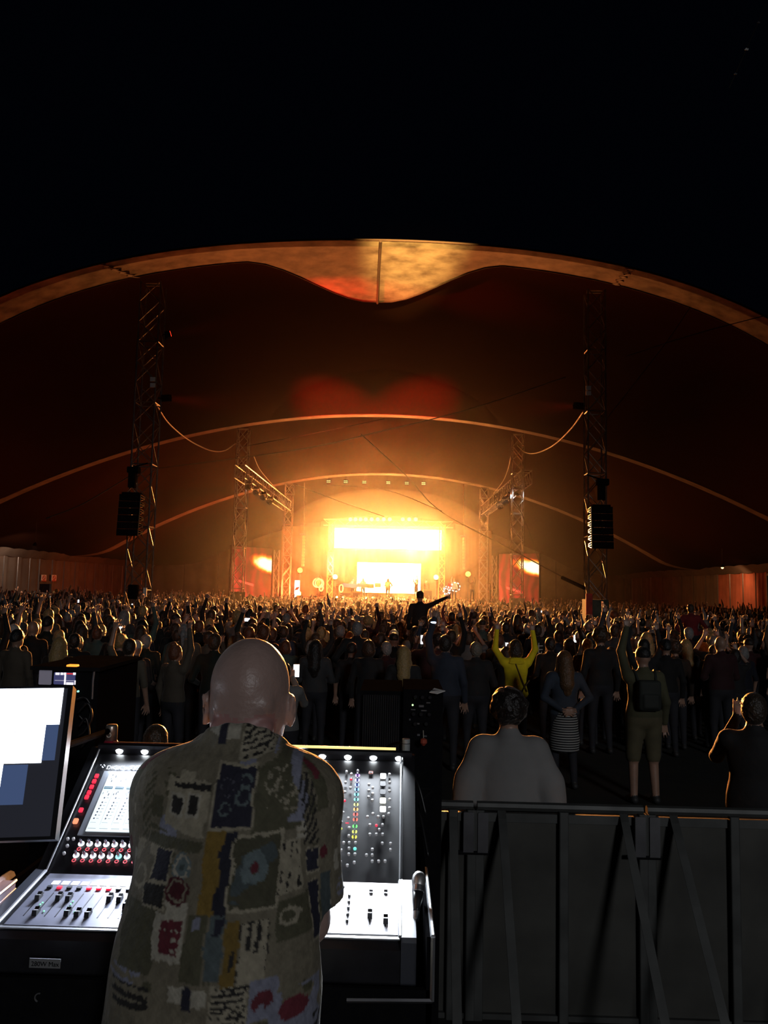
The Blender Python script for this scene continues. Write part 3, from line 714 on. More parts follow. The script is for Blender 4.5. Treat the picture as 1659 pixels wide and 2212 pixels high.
# gantries: horizontal trusses along both sides, from the second masts to the far masts
def gantry(x0, y0, x1, y1, z, label):
    t = thing('gantry_truss', label, 'truss', (x0, y0, z))
    a, b = Vector((x0, y0, z)), Vector((x1, y1, z)); n_ = 26
    for dx in (-0.28, 0.28):
        for dz in (0.0, 0.72): bar('chord', a + Vector((dx, 0, dz)), b + Vector((dx, 0, dz)), 0.035, 'truss_aluminium', t)
    for i in range(n_):
        p, q = a.lerp(b, i / n_), a.lerp(b, (i + 1) / n_)
        for dx in (-0.28, 0.28):
            bar('upright', p + Vector((dx, 0, 0)), p + Vector((dx, 0, 0.72)), 0.02, 'truss_aluminium', t)
            bar('brace', p + Vector((dx, 0, 0)), q + Vector((dx, 0, 0.72)), 0.018, 'truss_aluminium', t)
        bar('crossbar', p + Vector((-0.28, 0, 0.72)), p + Vector((0.28, 0, 0.72)), 0.018, 'truss_aluminium', t)
        bar('crossbar', p + Vector((-0.28, 0, 0)), p + Vector((0.28, 0, 0)), 0.018, 'truss_aluminium', t)
    return t
ZG = 8.35
gantry(-8.75, 44.0, -8.65, 62.8, ZG, 'long lattice gantry running back toward the stage on the left')
gantry(6.98, 44.0, 6.75, 62.8, ZG, 'long lattice gantry running back toward the stage on the right')
glow('beam_lens', (0.85, 0.92, 1.0), 40.0)
glow('beam_lens_dim', (0.85, 0.92, 1.0), 3.0)
def moving_head(p, aim, label, energy, color, lens, spread=7):
    p = Vector(p); q = (Vector(aim) - p).to_track_quat('-Z', 'Y').to_matrix().to_4x4(); M = Matrix.Translation(p) @ q
    t = thing('spotlight', label, 'lamp', tuple(p), 'spotlights on the gantries')
    MB().lathe([(0.10, 0.32), (0.15, 0.26), (0.15, 0.0), (0.13, -0.02)], 14, 0, M).build('head', 'black_metal', t, smooth=False)
    MB().lathe([(0.12, -0.02), (0.12, -0.035)], 14, 0, M).build('lens', lens, t)
    MB().tube([p + Vector((-0.2, 0, 0.08)), p + Vector((-0.2, 0, 0.3)), p + Vector((0.2, 0, 0.3)), p + Vector((0.2, 0, 0.08))], 0.025, 5).build('yoke', 'black_metal', t)
    MB().box(p + Vector((-0.14, -0.14, 0.3)), p + Vector((0.14, 0.14, 0.42))).build('base', 'black_metal', t)
    if energy: lamp('spotlight_beam', 'SPOT', p + (Vector(aim) - p).normalized() * 0.08, energy, color, aim, spot_size=math.radians(spread), spot_blend=0.6, shadow_soft_size=0.1)
o7 = ('nearest', 'second', 'third', 'farthest')
for i in range(4):
    y = 45.2 + 2.6 * i
    moving_head((-8.45, y, ZG - 0.42), (-4.5, 66.5, 4.2), '%s spotlight under the left gantry' % o7[i], 42000 if i < 2 else 0, (0.72, 0.82, 1.0), 'beam_lens_dim')
    moving_head((6.65, y, ZG - 0.42), (1.6, 66.5, 5.6), '%s spotlight under the right gantry' % o7[i], 170000 if i < 2 else 0, (0.95, 0.93, 0.9), 'beam_lens')

# red floods that colour the roof near the arches
mat('flood_red_lens', (0.3, 0.01, 0.01), 0.4, emit=(1.0, 0.03, 0.01), strength=4.0, sampled=False)
def flood(p, aim, label, energy, color, spread, blend=1.0):
    p = Vector(p); M = Matrix.Translation(p) @ (Vector(aim) - p).to_track_quat('-Z', 'Y').to_matrix().to_4x4()
    t = thing('flood_lamp', label, 'lamp', tuple(p))
    MB().box((-0.16, -0.12, 0), (0.16, 0.12, 0.18), 0, M).build('housing', 'black_metal', t)
    MB().box((-0.14, -0.10, -0.015), (0.14, 0.10, 0.0), 0, M).build('lens', 'flood_red_lens', t)
    MB().tube([M @ Vector((-0.2, 0, 0.05)), M @ Vector((-0.2, 0, 0.3)), M @ Vector((0.2, 0, 0.3)), M @ Vector((0.2, 0, 0.05))], 0.02, 5).build('bracket', 'black_metal', t)
    lamp('flood_beam', 'SPOT', p + (Vector(aim) - p).normalized() * 0.06, energy, color, aim, spot_size=math.radians(spread), spot_blend=blend, shadow_soft_size=0.12)
RED = (1.0, 0.03, 0.012)
flood((-8.55, 29.0, 11.6), (AX - 0.6, 32.0, 14.3), 'red flood lamp near the head of the near left mast', 7000, RED, 24)
flood((-8.5, 28.95, 9.2), (AX - 2.4, 45.1, 12.1), 'red flood lamp high on the near left mast', 60000, RED, 19)
flood((6.4, 28.95, 9.2), (AX + 1.6, 45.1, 12.2), 'red flood lamp high on the near right mast', 60000, RED, 19)

# people and gear on the stage ------------------------------------------------
mat('music_stand', (0.05, 0.04, 0.03), 0.6); mat('drum_shell', (0.35, 0.12, 0.06), 0.4, vary=0.3); mat('amp_cloth', (0.28, 0.2, 0.12), 0.8, vary=0.3)
o10 = ('first', 'second', 'third', 'fourth', 'fifth', 'sixth', 'seventh', 'eighth')
for k, px in enumerate((740, 752, 765, 778, 788, 801, 816)):
    p = P(px, 1264 + (k % 3), 69.5); t = thing('music_stand', '%s dark music stand from the left of the stage row' % o10[k], 'music stand', (p[0], 69.5, DECK), 'music stands in the stage row')
    M = Matrix.Translation(p) @ Matrix.Rotation(math.radians(-20), 4, 'X')
    MB().box((-0.27, -0.015, -0.18), (0.27, 0.015, 0.18), 0, M).build('desk', 'music_stand', t)
    MB().tube([p, (p[0], 69.55, DECK + 0.25)], 0.02, 5).build('pole', 'music_stand', t)
    for a in (90, 210, 330):
        MB().tube([(p[0], 69.55, DECK + 0.3), (p[0] + 0.28 * math.cos(math.radians(a)), 69.55 + 0.28 * math.sin(math.radians(a)), DECK + 0.01)], 0.014, 5).build('leg', 'music_stand', t)
for k, (px, wd, h, m_) in enumerate(((746, 1.0, 0.55, 'amp_cloth'), (772, 0.9, 0.6, 'amp_cloth'), (806, 1.0, 0.5, 'drum_shell'), (924, 0.8, 0.9, 'drum_shell'))):
    p = P(px, 1290, 68.2); t = thing('stage_amplifier', ('low amplifier left of the stage music stands', 'amplifier below the third music stand', 'low red riser box near the stage centre', 'red cabinet at the right of the white video wall')[k], 'amplifier', (p[0], 68.2, DECK))
    MB().rbox((p[0] - wd / 2, 68.0, DECK), (p[0] + wd / 2, 68.5, DECK + h), 0.05).build('cabinet', m_, t)
    MB().rbox((p[0] - wd / 2 + 0.06, 67.97, DECK + 0.06), (p[0] + wd / 2 - 0.06, 68.0, DECK + h - 0.14), 0.03).build('grille', 'stage_black', t)
# footlights along the stage lip
glow('footlight', (1.0, 0.55, 0.12), 14.0)
for k, px in enumerate((728, 742, 790, 805, 845, 860, 905)):
    p = P(px, 1288, 63.2); t = thing('footlight', 'small bright footlight on the stage lip, %s from the left' % o10[k], 'lamp', (p[0], 63.2, DECK), 'footlights')
    MB().rbox((p[0] - 0.14, 63.15, DECK), (p[0] + 0.14, 63.4, DECK + 0.2), 0.04).build('housing', 'black_metal', t)
    MB().lathe([(0.085, 0), (0.085, 0.03)], 10, 0, Matrix.Translation((p[0], 63.15, DECK + 0.11)) @ Matrix.Rotation(math.radians(90), 4, 'X')).build('lens', 'footlight', t)
# the lit red-and-white banner at the left wing with its fire-coloured lamp
glow('banner_white', (1.0, 0.85, 0.8), 1.6); glow('banner_red', (1.0, 0.06, 0.03), 1.2); glow('fire_lamp', (1.0, 0.4, 0.06), 22.0, True)
p = P(641, 1272, 63.6); t = thing('lit_banner', 'small lit red and white upright banner at the left stage wing', 'banner', (p[0], 63.6, DECK))
MB().rbox((p[0] - 0.18, 63.6, DECK), (p[0] + 0.22, 63.72, DECK + 1.35), 0.03).build('panel', 'banner_white', t)
MB().add([(p[0] - 0.18, 63.59, DECK + 0.55), (p[0] + 0.1, 63.59, DECK + 0.62), (p[0] + 0.22, 63.59, DECK + 0.85), (p[0] - 0.05, 63.59, DECK + 0.78)], [(0, 1, 2, 3)]).build('stripe', 'black_metal', t)
p = P(643, 1288, 63.2); t = thing('fire_lamp', 'orange lamp flaring at the foot of the lit banner', 'lamp', (p[0] + 0.1, 63.2, DECK))
MB().lathe([(0.2, 0), (0.22, 0.08), (0.1, 0.2)], 10, 0, Matrix.Translation((p[0] + 0.1, 63.2, DECK))).build('base', 'black_metal', t)
MB().ball((p[0] + 0.1, 63.2, DECK + 0.3), (0.16, 0.14, 0.2)).build('flame_glass', 'fire_lamp', t, smooth=True)
lamp('fire_light', 'POINT', (p[0] + 0.35, 63.0, DECK + 0.75), 1800, (1.0, 0.06, 0.012), shadow_soft_size=0.3)
lamp('fire_light', 'POINT', (P(675, 1265, 65)[0], 65.0, DECK + 1.0), 2200, (1.0, 0.06, 0.012), shadow_soft_size=0.3)
# hoops
glow('hoop_amber', (1.0, 0.55, 0.12), 2.6); glow('hoop_white', (0.9, 0.85, 1.0), 1.6); mat('hoop_dark', (0.05, 0.04, 0.05), 0.5)
def hoop(px, py, d, rpx, m_, label, tilt=0.0, striped=False, squash=1.0):
    c = P(px, py, d); r = rpx * d / F; n_ = 32
    pts = [(c[0] + r * squash * math.cos(2 * math.pi * k / n_), d + tilt * r * math.sin(2 * math.pi * k / n_), c[2] + r * math.sin(2 * math.pi * k / n_)) for k in range(n_)]
    t = thing('hoop', label, 'hoop', tuple(c))
    if not striped: MB().tube(pts, 0.045, 6, closed=True).build('ring', m_, t, smooth=True)
    else:
        MB().tube(pts, 0.03, 6, closed=True).build('ring', 'hoop_dark', t, smooth=True)
        for k in range(0, n_, 4): MB().tube([pts[(k + j) % n_] for j in range(3)], 0.045, 6).build('light_strip', m_, t)
hoop(686, 1259, 64.4, 9.5, 'hoop_amber', 'left amber glowing hoop over the hoop dancer', 0.2)
hoop(690, 1260, 64.3, 9.0, 'hoop_amber', 'right amber glowing hoop over the hoop dancer', -0.3)
hoop(694, 1270, 64.2, 6.5, 'hoop_amber', 'small amber hoop hanging from the dancer arm', 0.5, False, 0.6)
hoop(965, 1276, 64.4, 9.0, 'hoop_white', 'white striped hoop low beside the right stage tower', 0.3, True, 0.8)
hoop(984, 1268, 64.3, 9.5, 'hoop_white', 'white striped hoop held up right of the right stage tower', -0.2, True)
hoop(964, 1277, 64.2, 5.5, 'hoop_white', 'small white striped hoop inside the lower hoop', 0.4, True)
hoop(737, 1271, 64.4, 8.0, 'hoop_amber', 'amber hoop behind the left stage tower', 0.1, False, 0.5)

# ================================================================== people
mat('skin', (0.36, 0.21, 0.145), 0.45, vary=0.25, scale=12, sheen=0.2)
mat('cloth_top', source='object', rough=0.85, sheen=0.14, vary=0.35, scale=5, bump=0.3, bump_scale=14)
mat('cloth_bottom', (0.022, 0.022, 0.028), 0.85, vary=0.4, scale=6)
mat('shoe', (0.03, 0.03, 0.03), 0.6, vary=0.3, scale=12)
mat('hair', source='object', rough=0.42, sheen=0.18, vary=0.35, scale=40, bump=0.6, bump_scale=60)
PM = ['skin', 'cloth_top', 'cloth_bottom', 'shoe']
def V3(*a): return np.array(a, float)
def unit(v): v = np.array(v, float); return v / max(np.linalg.norm(v), 1e-9)
def hand(b, wrist, along, side, curl=0.25, spread=0.25, s=1.0, mi=0, fine=True, flip=1):
    """palm, four unequal fingers bent at the knuckles, thumb from the side of the palm"""
    u = unit(along); a = unit(np.array(side) - u * (u @ np.array(side))); nrm = np.cross(u, a) * flip
    w0 = np.array(wrist, float)
    for i in range(4):
        o = (i - 1.5) * 0.019 * s
        k0 = w0 + u * 0.012 * s + a * o * 0.5; kn = w0 + u * (0.088 - 0.004 * abs(i - 1.2)) * s + a * o * 1.1
        b.cone(k0, kn, 0.017 * s, 0.0135 * s, mi, 0.012)
        L = (0.07, 0.082, 0.076, 0.058)[i] * s; r = 0.0105 * s
        d1 = unit(u * math.cos(curl) + nrm * math.sin(curl) + a * o / 0.03 * spread)
        d2 = unit(u * math.cos(curl * 2.6) + nrm * math.sin(curl * 2.6) + a * o / 0.03 * spread * 0.8)
        m_ = kn + d1 * L * 0.52; e = m_ + d2 * L * 0.48
        if fine: b.cone(kn, m_, r, r * 0.95, mi, 0.006); b.cone(m_, e, r * 0.95, r * 0.8, mi, 0.006)
        else: b.cone(kn, e, r * 1.3, r, mi, 0.01)
    t0 = w0 + u * 0.03 * s - a * 0.03 * s; t1 = t0 + unit(u * 0.75 - a * 0.7 + nrm * 0.25) * 0.04 * s; t2 = t1 + unit(u * 0.95 - a * 0.3 + nrm * 0.4) * 0.032 * s
    b.cone(t0, t1, 0.014 * s, 0.0115 * s, mi, 0.01); b.cone(t1, t2, 0.0115 * s, 0.0095 * s, mi, 0.006)
def head(b, c, s=1.0, mi=0, ears=True, k=0.02):
    """skull, jaw, brow, nose, mouth and ears, looking toward +y; c is the centre of the skull"""
    c = np.array(c, float); q = lambda x, y, z: c + V3(x, y, z) * s
    b.ell(q(0, -0.008, 0.012), V3(0.074, 0.093, 0.098) * s, mi, k)
    b.ell(q(0, 0.03, -0.035), V3(0.060, 0.066, 0.078) * s, mi, k)
    b.ell(q(0, 0.055, -0.085), V3(0.035, 0.034, 0.025) * s, mi, k)
    b.cone(q(0, 0.088, 0.012), q(0, 0.108, -0.025), 0.008 * s, 0.013 * s, mi, 0.012)
    b.cone(q(-0.03, 0.078, 0.022), q(0.03, 0.078, 0.022), 0.011 * s, 0.011 * s, mi, 0.015)
    b.cone(q(-0.02, 0.088, -0.055), q(0.02, 0.088, -0.055), 0.008 * s, 0.008 * s, mi, 0.01)
    for e in (-1, 1):
        b.ell(q(e * 0.03, 0.088, 0.004), V3(0.012, 0.008, 0.009) * s, mi, 0.006, op=1)
        if ears: b.ell(q(e * 0.078, -0.005, -0.012), V3(0.010, 0.019, 0.032) * s, mi, 0.008)
# arm poses: elbow, wrist, hand direction for the right side (mirror for the left), in body space with the person facing +y
ARM = {
    'down':  ((0.25, -0.03, 1.13), (0.26, 0.05, 0.88), (0.0, 0.1, -1)),
    'up':    ((0.30, 0.06, 1.60), (0.27, 0.10, 1.86), (-0.1, 0.1, 1)),
    'high':  ((0.24, 0.05, 1.69), (0.17, 0.08, 1.95), (-0.1, 0.1, 1)),
    'phone': ((0.25, 0.17, 1.25), (0.10, 0.33, 1.52), (-0.2, 0.2, 1)),
    'clap':  ((0.30, 0.15, 1.45), (0.12, 0.25, 1.72), (-0.4, 0.0, 1)),
    'fold':  ((0.26, 0.03, 1.13), (0.05, 0.20, 1.14), (-1, 0.1, 0.1)),
    'hip':   ((0.36, -0.08, 1.15), (0.21, 0.02, 1.02), (-0.5, 0.5, -0.4)),
    'point': ((0.40, 0.12, 1.52), (0.62, 0.28, 1.62), (0.8, 0.5, 0.25)),
    'bent':  ((0.27, -0.06, 1.14), (0.24, 0.18, 1.06), (-0.2, 1, 0.1)),
    'clasp': ((0.30, -0.10, 1.16), (0.06, -0.17, 1.00), (-1, -0.1, -0.2)),
}
def add_arm(b, s, pose, fat=1.0, sleeve='long', fine=True, sh=(0.185, 0.0, 1.41)):
    e, w_, hd = pose; m = V3(s, 1, 1); S, E, W = V3(*sh) * m, V3(*e) * m, V3(*w_) * m; D = V3(*hd) * m
    b.cone(S, E, 0.058 * fat, 0.046 * fat, 1, 0.04)
    if sleeve == 'long': b.cone(E, E + (W - E) * 0.94, 0.047 * fat, 0.035 * fat, 1, 0.02)
    else: b.cone(E, W, 0.040 * fat, 0.029, 0, 0.02)
    if sleeve == 'long': b.cone(E + (W - E) * 0.9, W, 0.03, 0.026, 0, 0.008)
    side = np.cross(D, V3(0, 1, 0)) if abs(unit(D)[1]) < 0.8 else V3(1, 0, 0)
    side = unit(side) * (1 if (side[0] * s) > 0 else -1)
    hand(b, W, D, side, 0.3, 0.3, 1.0, 0, fine, s)
def person_body(left='down', right='down', fat=1.0, sleeve='long', legs='stand', fine=True, lean=0.0, hem=0.86, shorts=False):
    b = Body()
    if legs == 'stand':
        for s in (-1, 1):
            hip, kn, an = V3(s * 0.095, 0, 0.90), V3(s * 0.115, 0.025, 0.49), V3(s * 0.125, -0.02, 0.09)
            b.cone(hip, kn, 0.088 * fat, 0.062, 2, 0.03)
            b.cone(kn, an, 0.058, 0.042, 0 if shorts else 2, 0.02)
            if shorts: b.cone(hip, kn + V3(0, 0, 0.03), 0.10 * fat, 0.085, 2, 0.02)
            b.chain([an + V3(0, -0.03, -0.045), an + V3(s * 0.015, 0.09, -0.055), an + V3(s * 0.02, 0.16, -0.062)], [0.042, 0.04, 0.028], 3, 0.02)
    else:                                                     # astride: thighs forward, shins hanging
        for s in (-1, 1):
            hip, kn, an = V3(s * 0.10, 0.02, 0.93), V3(s * 0.17, 0.40, 0.90), V3(s * 0.15, 0.36, 0.48)
            b.chain([hip, kn], [0.088 * fat, 0.062], 2); b.chain([kn, an], [0.058, 0.042], 2, 0.02)
            b.chain([an + V3(0, -0.03, -0.045), an + V3(0, 0.14, -0.07)], [0.042, 0.03], 3, 0.02)
    b.ell((0, -0.005, 0.95), V3(0.165 * fat, 0.118 * fat, 0.13), 2, 0.05)
    b.ell((0, 0.0, 1.10), V3(0.158 * fat, 0.112 * fat, 0.20), 1, 0.06)
    b.ell((0, -0.005, 1.29), V3(0.178 * fat ** 0.5, 0.118 * fat ** 0.7, 0.18), 1, 0.06)
    b.cone((-0.15, -0.01, 1.41), (0.15, -0.01, 1.41), 0.062, 0.062, 1, 0.06)
    b.cone((0, -0.03, 1.42), (0, -0.01, 1.475), 0.085, 0.062, 1, 0.04)
    b.ell((0, -0.002, hem + 0.15), (0.172 * fat, 0.126 * fat, 0.17), 1, 0.05)             # loose hem
    b.cone((0, -0.015, 1.44), (0, 0.0, 1.55), 0.056, 0.054, 0, 0.025)
    head(b, (0, 0.015, 1.625))
    add_arm(b, -1, ARM[left], fat ** 0.5, sleeve, fine); add_arm(b, 1, ARM[right], fat ** 0.5, sleeve, fine)
    return b
HC = V3(0, 0.015, 1.625)
def strands(amp, f):
    def w_(X, Y, Z):
        n_ = amp * (np.sin(f * X + 3 * np.sin(0.4 * f * Z)) * np.sin(0.7 * f * Y + 1.3))
        return X + n_, Y + n_ * 0.6, Z + 0.3 * n_
    return w_
def hair_body(kind):
    b = Body(); q = lambda x, y, z: HC + V3(x, y, z)
    if kind in ('short', 'long', 'bun', 'pony', 'bob'):
        b.ell(q(0, -0.022, 0.026), (0.086, 0.098, 0.099), 0, 0.02)
        b.ell(q(0, -0.05, -0.03), (0.076, 0.065, 0.075), 0, 0.03)
        b.ell(q(0, 0.10, -0.04), (0.066, 0.085, 0.095), 0, 0.02, op=1)
    if kind == 'long':
        b.chain([q(0, -0.06, 0.0), q(0, -0.085, -0.14), q(0, -0.115, -0.30), q(0.005, -0.12, -0.40)], [0.085, 0.10, 0.09, 0.055], 0, 0.03)
        for s in (-1, 1): b.chain([q(s * 0.07, -0.01, 0.02), q(s * 0.085, -0.02, -0.13), q(s * 0.10, -0.05, -0.30)], [0.03, 0.034, 0.02], 0, 0.03)
    if kind == 'bob':
        b.ell(q(0, -0.03, -0.05), (0.105, 0.09, 0.10), 0, 0.03); b.ell(q(0, 0.12, -0.05), (0.07, 0.1, 0.12), 0, 0.02, op=1)
    if kind == 'bun': b.ell(q(0, -0.06, 0.12), (0.048, 0.048, 0.042), 0, 0.015)
    if kind == 'pony': b.chain([q(0, -0.11, 0.03), q(0, -0.15, -0.03), q(0, -0.14, -0.2)], [0.03, 0.036, 0.016], 0, 0.02)
    if kind == 'curly':
        b.ell(q(0, -0.02, 0.04), (0.115, 0.115, 0.115), 0, 0.02); b.ell(q(0, 0.11, -0.06), (0.07, 0.08, 0.09), 0, 0.02, op=1)
        r = random.Random(3)
        for _ in range(70):
            d = unit([r.gauss(0, 1), r.gauss(-0.4, 1), r.gauss(0.5, 1)]); b.ell(q(0, -0.02, 0.04) + d * 0.108, [0.02] * 3, 0, 0.012)
    if kind == 'cap':
        b.ell(q(0, -0.012, 0.045), (0.085, 0.102, 0.085), 0, 0.02); b.slab(q(0, 0.11, 0.045), (0.06, 0.055, 0.008), 0.006, 0, 0.02)
        b.ell(q(0, 0.0, -0.07), (0.12, 0.14, 0.085), 0, 0.01, op=1)
    if kind == 'beanie':
        b.ell(q(0, -0.012, 0.05), (0.087, 0.104, 0.098), 0, 0.02); b.cone(q(0, -0.06, 0.015), q(0, 0.05, 0.03), 0.07, 0.06, 0, 0.03); b.ell(q(0, 0.0, -0.1), (0.12, 0.14, 0.1), 0, 0.01, op=1)
    return b
HAIRS = ('short', 'long', 'bob', 'bun', 'pony', 'curly', 'cap', 'beanie')
HAIR_MESH = {k: hair_body(k).mesh('hair', ['hair'], 0.0105, strands(0.006, 190) if k in ('short', 'long', 'bob', 'bun', 'pony') else None) for k in HAIRS}
POSES = {
    'stand':  (dict(left='down', right='down'), 'standing with arms down'),
    'stand2': (dict(left='fold', right='fold', fat=1.12), 'standing with folded arms'),
    'bent':   (dict(left='bent', right='down', fat=0.95), 'standing with one arm bent'),
    'hands':  (dict(left='high', right='up'), 'with both arms raised'),
    'handr':  (dict(left='down', right='high'), 'with right arm raised'),
    'handl':  (dict(left='up', right='down', sleeve='short'), 'with bare left arm raised'),
    'phone':  (dict(left='phone', right='phone', fat=0.96), 'holding a phone up'),
    'clap':   (dict(left='clap', right='clap', sleeve='short'), 'clapping overhead'),
    'wide':   (dict(left='hip', right='bent', fat=1.25), 'broad, hand on hip'),
    'tee':    (dict(left='down', right='bent', sleeve='short', fat=1.08), 'with bare forearms'),
}
BODY_MESH = {k: person_body(**v[0]).mesh('person', PM, 0.0125) for k, v in POSES.items()}

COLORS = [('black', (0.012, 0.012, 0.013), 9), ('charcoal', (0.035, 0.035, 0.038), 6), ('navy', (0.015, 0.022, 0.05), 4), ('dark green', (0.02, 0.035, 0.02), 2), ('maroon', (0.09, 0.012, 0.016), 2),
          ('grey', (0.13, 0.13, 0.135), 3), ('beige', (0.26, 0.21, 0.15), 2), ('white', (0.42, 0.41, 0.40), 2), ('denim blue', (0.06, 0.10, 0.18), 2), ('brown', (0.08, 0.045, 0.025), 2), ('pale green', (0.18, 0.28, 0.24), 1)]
HCOL = [('black', (0.010, 0.008, 0.007), 4), ('brown', (0.05, 0.026, 0.013), 6), ('blond', (0.38, 0.25, 0.10), 3), ('grey', (0.25, 0.24, 0.23), 2), ('auburn', (0.14, 0.045, 0.018), 1)]
CAPC = [('black', (0.012, 0.012, 0.012), 3), ('grey', (0.15, 0.15, 0.15), 2), ('white', (0.5, 0.5, 0.48), 1)]
def pick(r, L): return r.choices(L, [q[-1] for q in L])[0]
HWORD = dict(short='short {} hair', long='long {} hair', bob='{} bobbed hair', bun='{} hair in a bun', pony='{} ponytail', curly='curly {} hair', cap='{} cap', beanie='{} beanie', bald='bald head')
def put_person(mesh, loc, rz, s, col, label, group, hair=None, hcol=None, hmesh=None):
    o = link('person', mesh, None, loc); o.rotation_euler = (0, 0, rz); o.scale = (s, s, s); o.color = (*col, 1)
    tag(o, label, 'person', group)
    if hair and hair != 'bald':
        h = link('cap' if hair == 'cap' else 'beanie' if hair == 'beanie' else 'hair', hmesh or HAIR_MESH[hair], o); h.color = (*hcol, 1)
    return o
LAND = [(-60, 'in front of the left canvas wall'), (130, 'below the lit left way out'), (230, 'left of the near left mast'), (300, 'below the near left mast'), (370, 'right of the near left mast'),
        (470, 'left of the left video screen'), (540, 'below the left video screen'), (615, 'below the left gantry end'), (690, 'below the hoop dancer'), (760, 'below the music stands'), (838, 'below the white video wall'),
        (930, 'below the right stage tower'), (990, 'below the white hoops'), (1060, 'left of the right video screen'), (1120, 'below the right video screen'), (1200, 'right of the right video screen'), (1280, 'below the near right mast'),
        (1370, 'right of the near right mast'), (1460, 'before the right canvas wall'), (1560, 'before the orange-lit curtains'), (1640, 'below the right way out')]
# near people are built singly further down; the ground they stand on is kept free
KEEP = [(2.15, 10.5, 0.75), (3.0, 9.9, 0.8), (1.80, 12.2, 0.7), (0.74, 5.3, 0.8), (0.55, 19.0, 1.1), (-4.75, 21.5, 1.0), (6.7, 19.0, 1.1), (-1.2, 9.0, 0.9), (-3.9, 10.4, 0.7), (0.95, 11.6, 0.6), (-8.95, 28.5, 0.8), (6.93, 28.5, 0.8), (-8.94, 45.7, 0.7), (6.73, 45.7, 0.7), (2.55, 12.6, 0.45), (2.35, 13.9, 0.4), (2.5, 14.8, 0.45), (2.65, 15.7, 0.45), (2.8, 16.6, 0.5)]
SEEN = []
def spots():
    r = random.Random(11); y = 10.6; out = []
    while y < 61.5:
        step = 0.72 if y < 25 else 0.82 if y < 40 else 1.0
        half = y * 0.52 + 1.5; x = -half - 0.6 + r.random()
        while x < half:
            xx, yy = x + r.uniform(-0.2, 0.2), y + r.uniform(-0.22, 0.22)
            x += step * (0.88 if y < 25 else 0.95)
            px, py = proj((xx, yy, 1.6))
            if not -50 < px < 1710: continue
            if not XL + 0.6 < xx < XR - 0.6: continue
            near_ = 10.8 if px < 480 else 11.4 if px < 1000 else 13.3 if px < 1190 else 12.3
            if yy < near_ or yy > 59.0: continue
            if yy < 14 and r.random() < 0.30: continue
            if any(math.hypot(xx - a, yy - b) < c for a, b, c in KEEP): continue
            out.append((yy, xx, px))
        y += step
    return out
ALL = sorted(spots()); N_SINGLE = 290
POSE_W = [('stand', 9), ('stand2', 3), ('bent', 4), ('hands', 2.2), ('handr', 2.5), ('handl', 1.6), ('phone', 2.6), ('clap', 1.2), ('wide', 2), ('tee', 3)]
HAIR_W = [('short', 9), ('long', 5), ('bob', 2), ('bun', 1), ('pony', 1.3), ('curly', 1.2), ('cap', 1.3), ('beanie', 0.8), ('bald', 1.3)]
r = random.Random(5); phones = []; used = {}
ROWN = ['in the front row of heads', 'a row further in', 'deeper in the crowd']
for (yy, xx, px) in ALL[:N_SINGLE]:
    pose = pick(r, POSE_W)[0]; hk = pick(r, HAIR_W)[0]; c = pick(r, COLORS); hc = pick(r, CAPC if hk in ('cap', 'beanie') else HCOL)
    hw = HWORD[hk].format(hc[0]); land = min(LAND, key=lambda q: abs(q[0] - px))[1]
    lab = '%s top, %s, %s, %s' % (c[0], hw, POSES[pose][1], land)
    if lab in used or True:
        if used.get(lab): lab = 'another ' + lab
        used[lab] = 1
    words_ = lab.split()
    if len(words_) > 16: lab = ' '.join(lab.replace('standing with ', '').replace(' in front of', ' before').split()[:16])
    s = r.gauss(0.995, 0.045) * (0.96 if hk in ('long', 'bob', 'bun', 'pony') else 1.0); rz = r.gauss(0, 0.22) + math.atan2(xx - AX, 66 - yy)
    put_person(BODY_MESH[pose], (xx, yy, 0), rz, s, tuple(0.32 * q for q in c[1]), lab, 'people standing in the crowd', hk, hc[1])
    if pose == 'phone': phones.append((xx, yy, rz, s, px, land))
# phones held up
glow('phone_white', (0.85, 0.92, 1.0), 2.2); glow('phone_warm', (1.0, 0.5, 0.2), 1.1)
mat('phone_shell', (0.01, 0.01, 0.012), 0.3)
ph_shell = MB().rbox((-0.075, -0.004, -0.037), (0.075, 0.004, 0.037), 0.008).mesh('phone_body', 'phone_shell')
ph_face = [MB().add([(-0.07, -0.0048, -0.033), (0.07, -0.0048, -0.033), (0.07, -0.0048, 0.033), (-0.07, -0.0048, 0.033)], [(0, 1, 2, 3)]).mesh('phone_screen', k) for k in ('phone_white', 'phone_warm')]
def put_phone(loc, rz, face, label, rot=0.0):
    o = link('mobile_phone', ph_shell, None, loc); o.rotation_euler = (0, rot, rz)
    tag(o, label, 'phone', 'phones held up in the crowd'); link('phone_screen', ph_face[face], o)
PL = {}
for k, (xx, yy, rz, s, px, land) in enumerate(phones):
    if k % 3 == 2: continue
    PL[(k % 4 == 3, land)] = PL.get((k % 4 == 3, land), 0) + 1
    if PL[(k % 4 == 3, land)] > 1: land += ', one farther in'
    c, sn = math.cos(rz), math.sin(rz); lx, ly, lz = 0.0, 0.345, 1.60
    put_phone((xx + s * (c * lx - sn * ly), yy + s * (sn * lx + c * ly), s * lz), rz, k % 4 == 3, '%s phone screen held up %s' % ('orange' if k % 4 == 3 else 'bright white', land), 1.57 if k % 2 else 0)

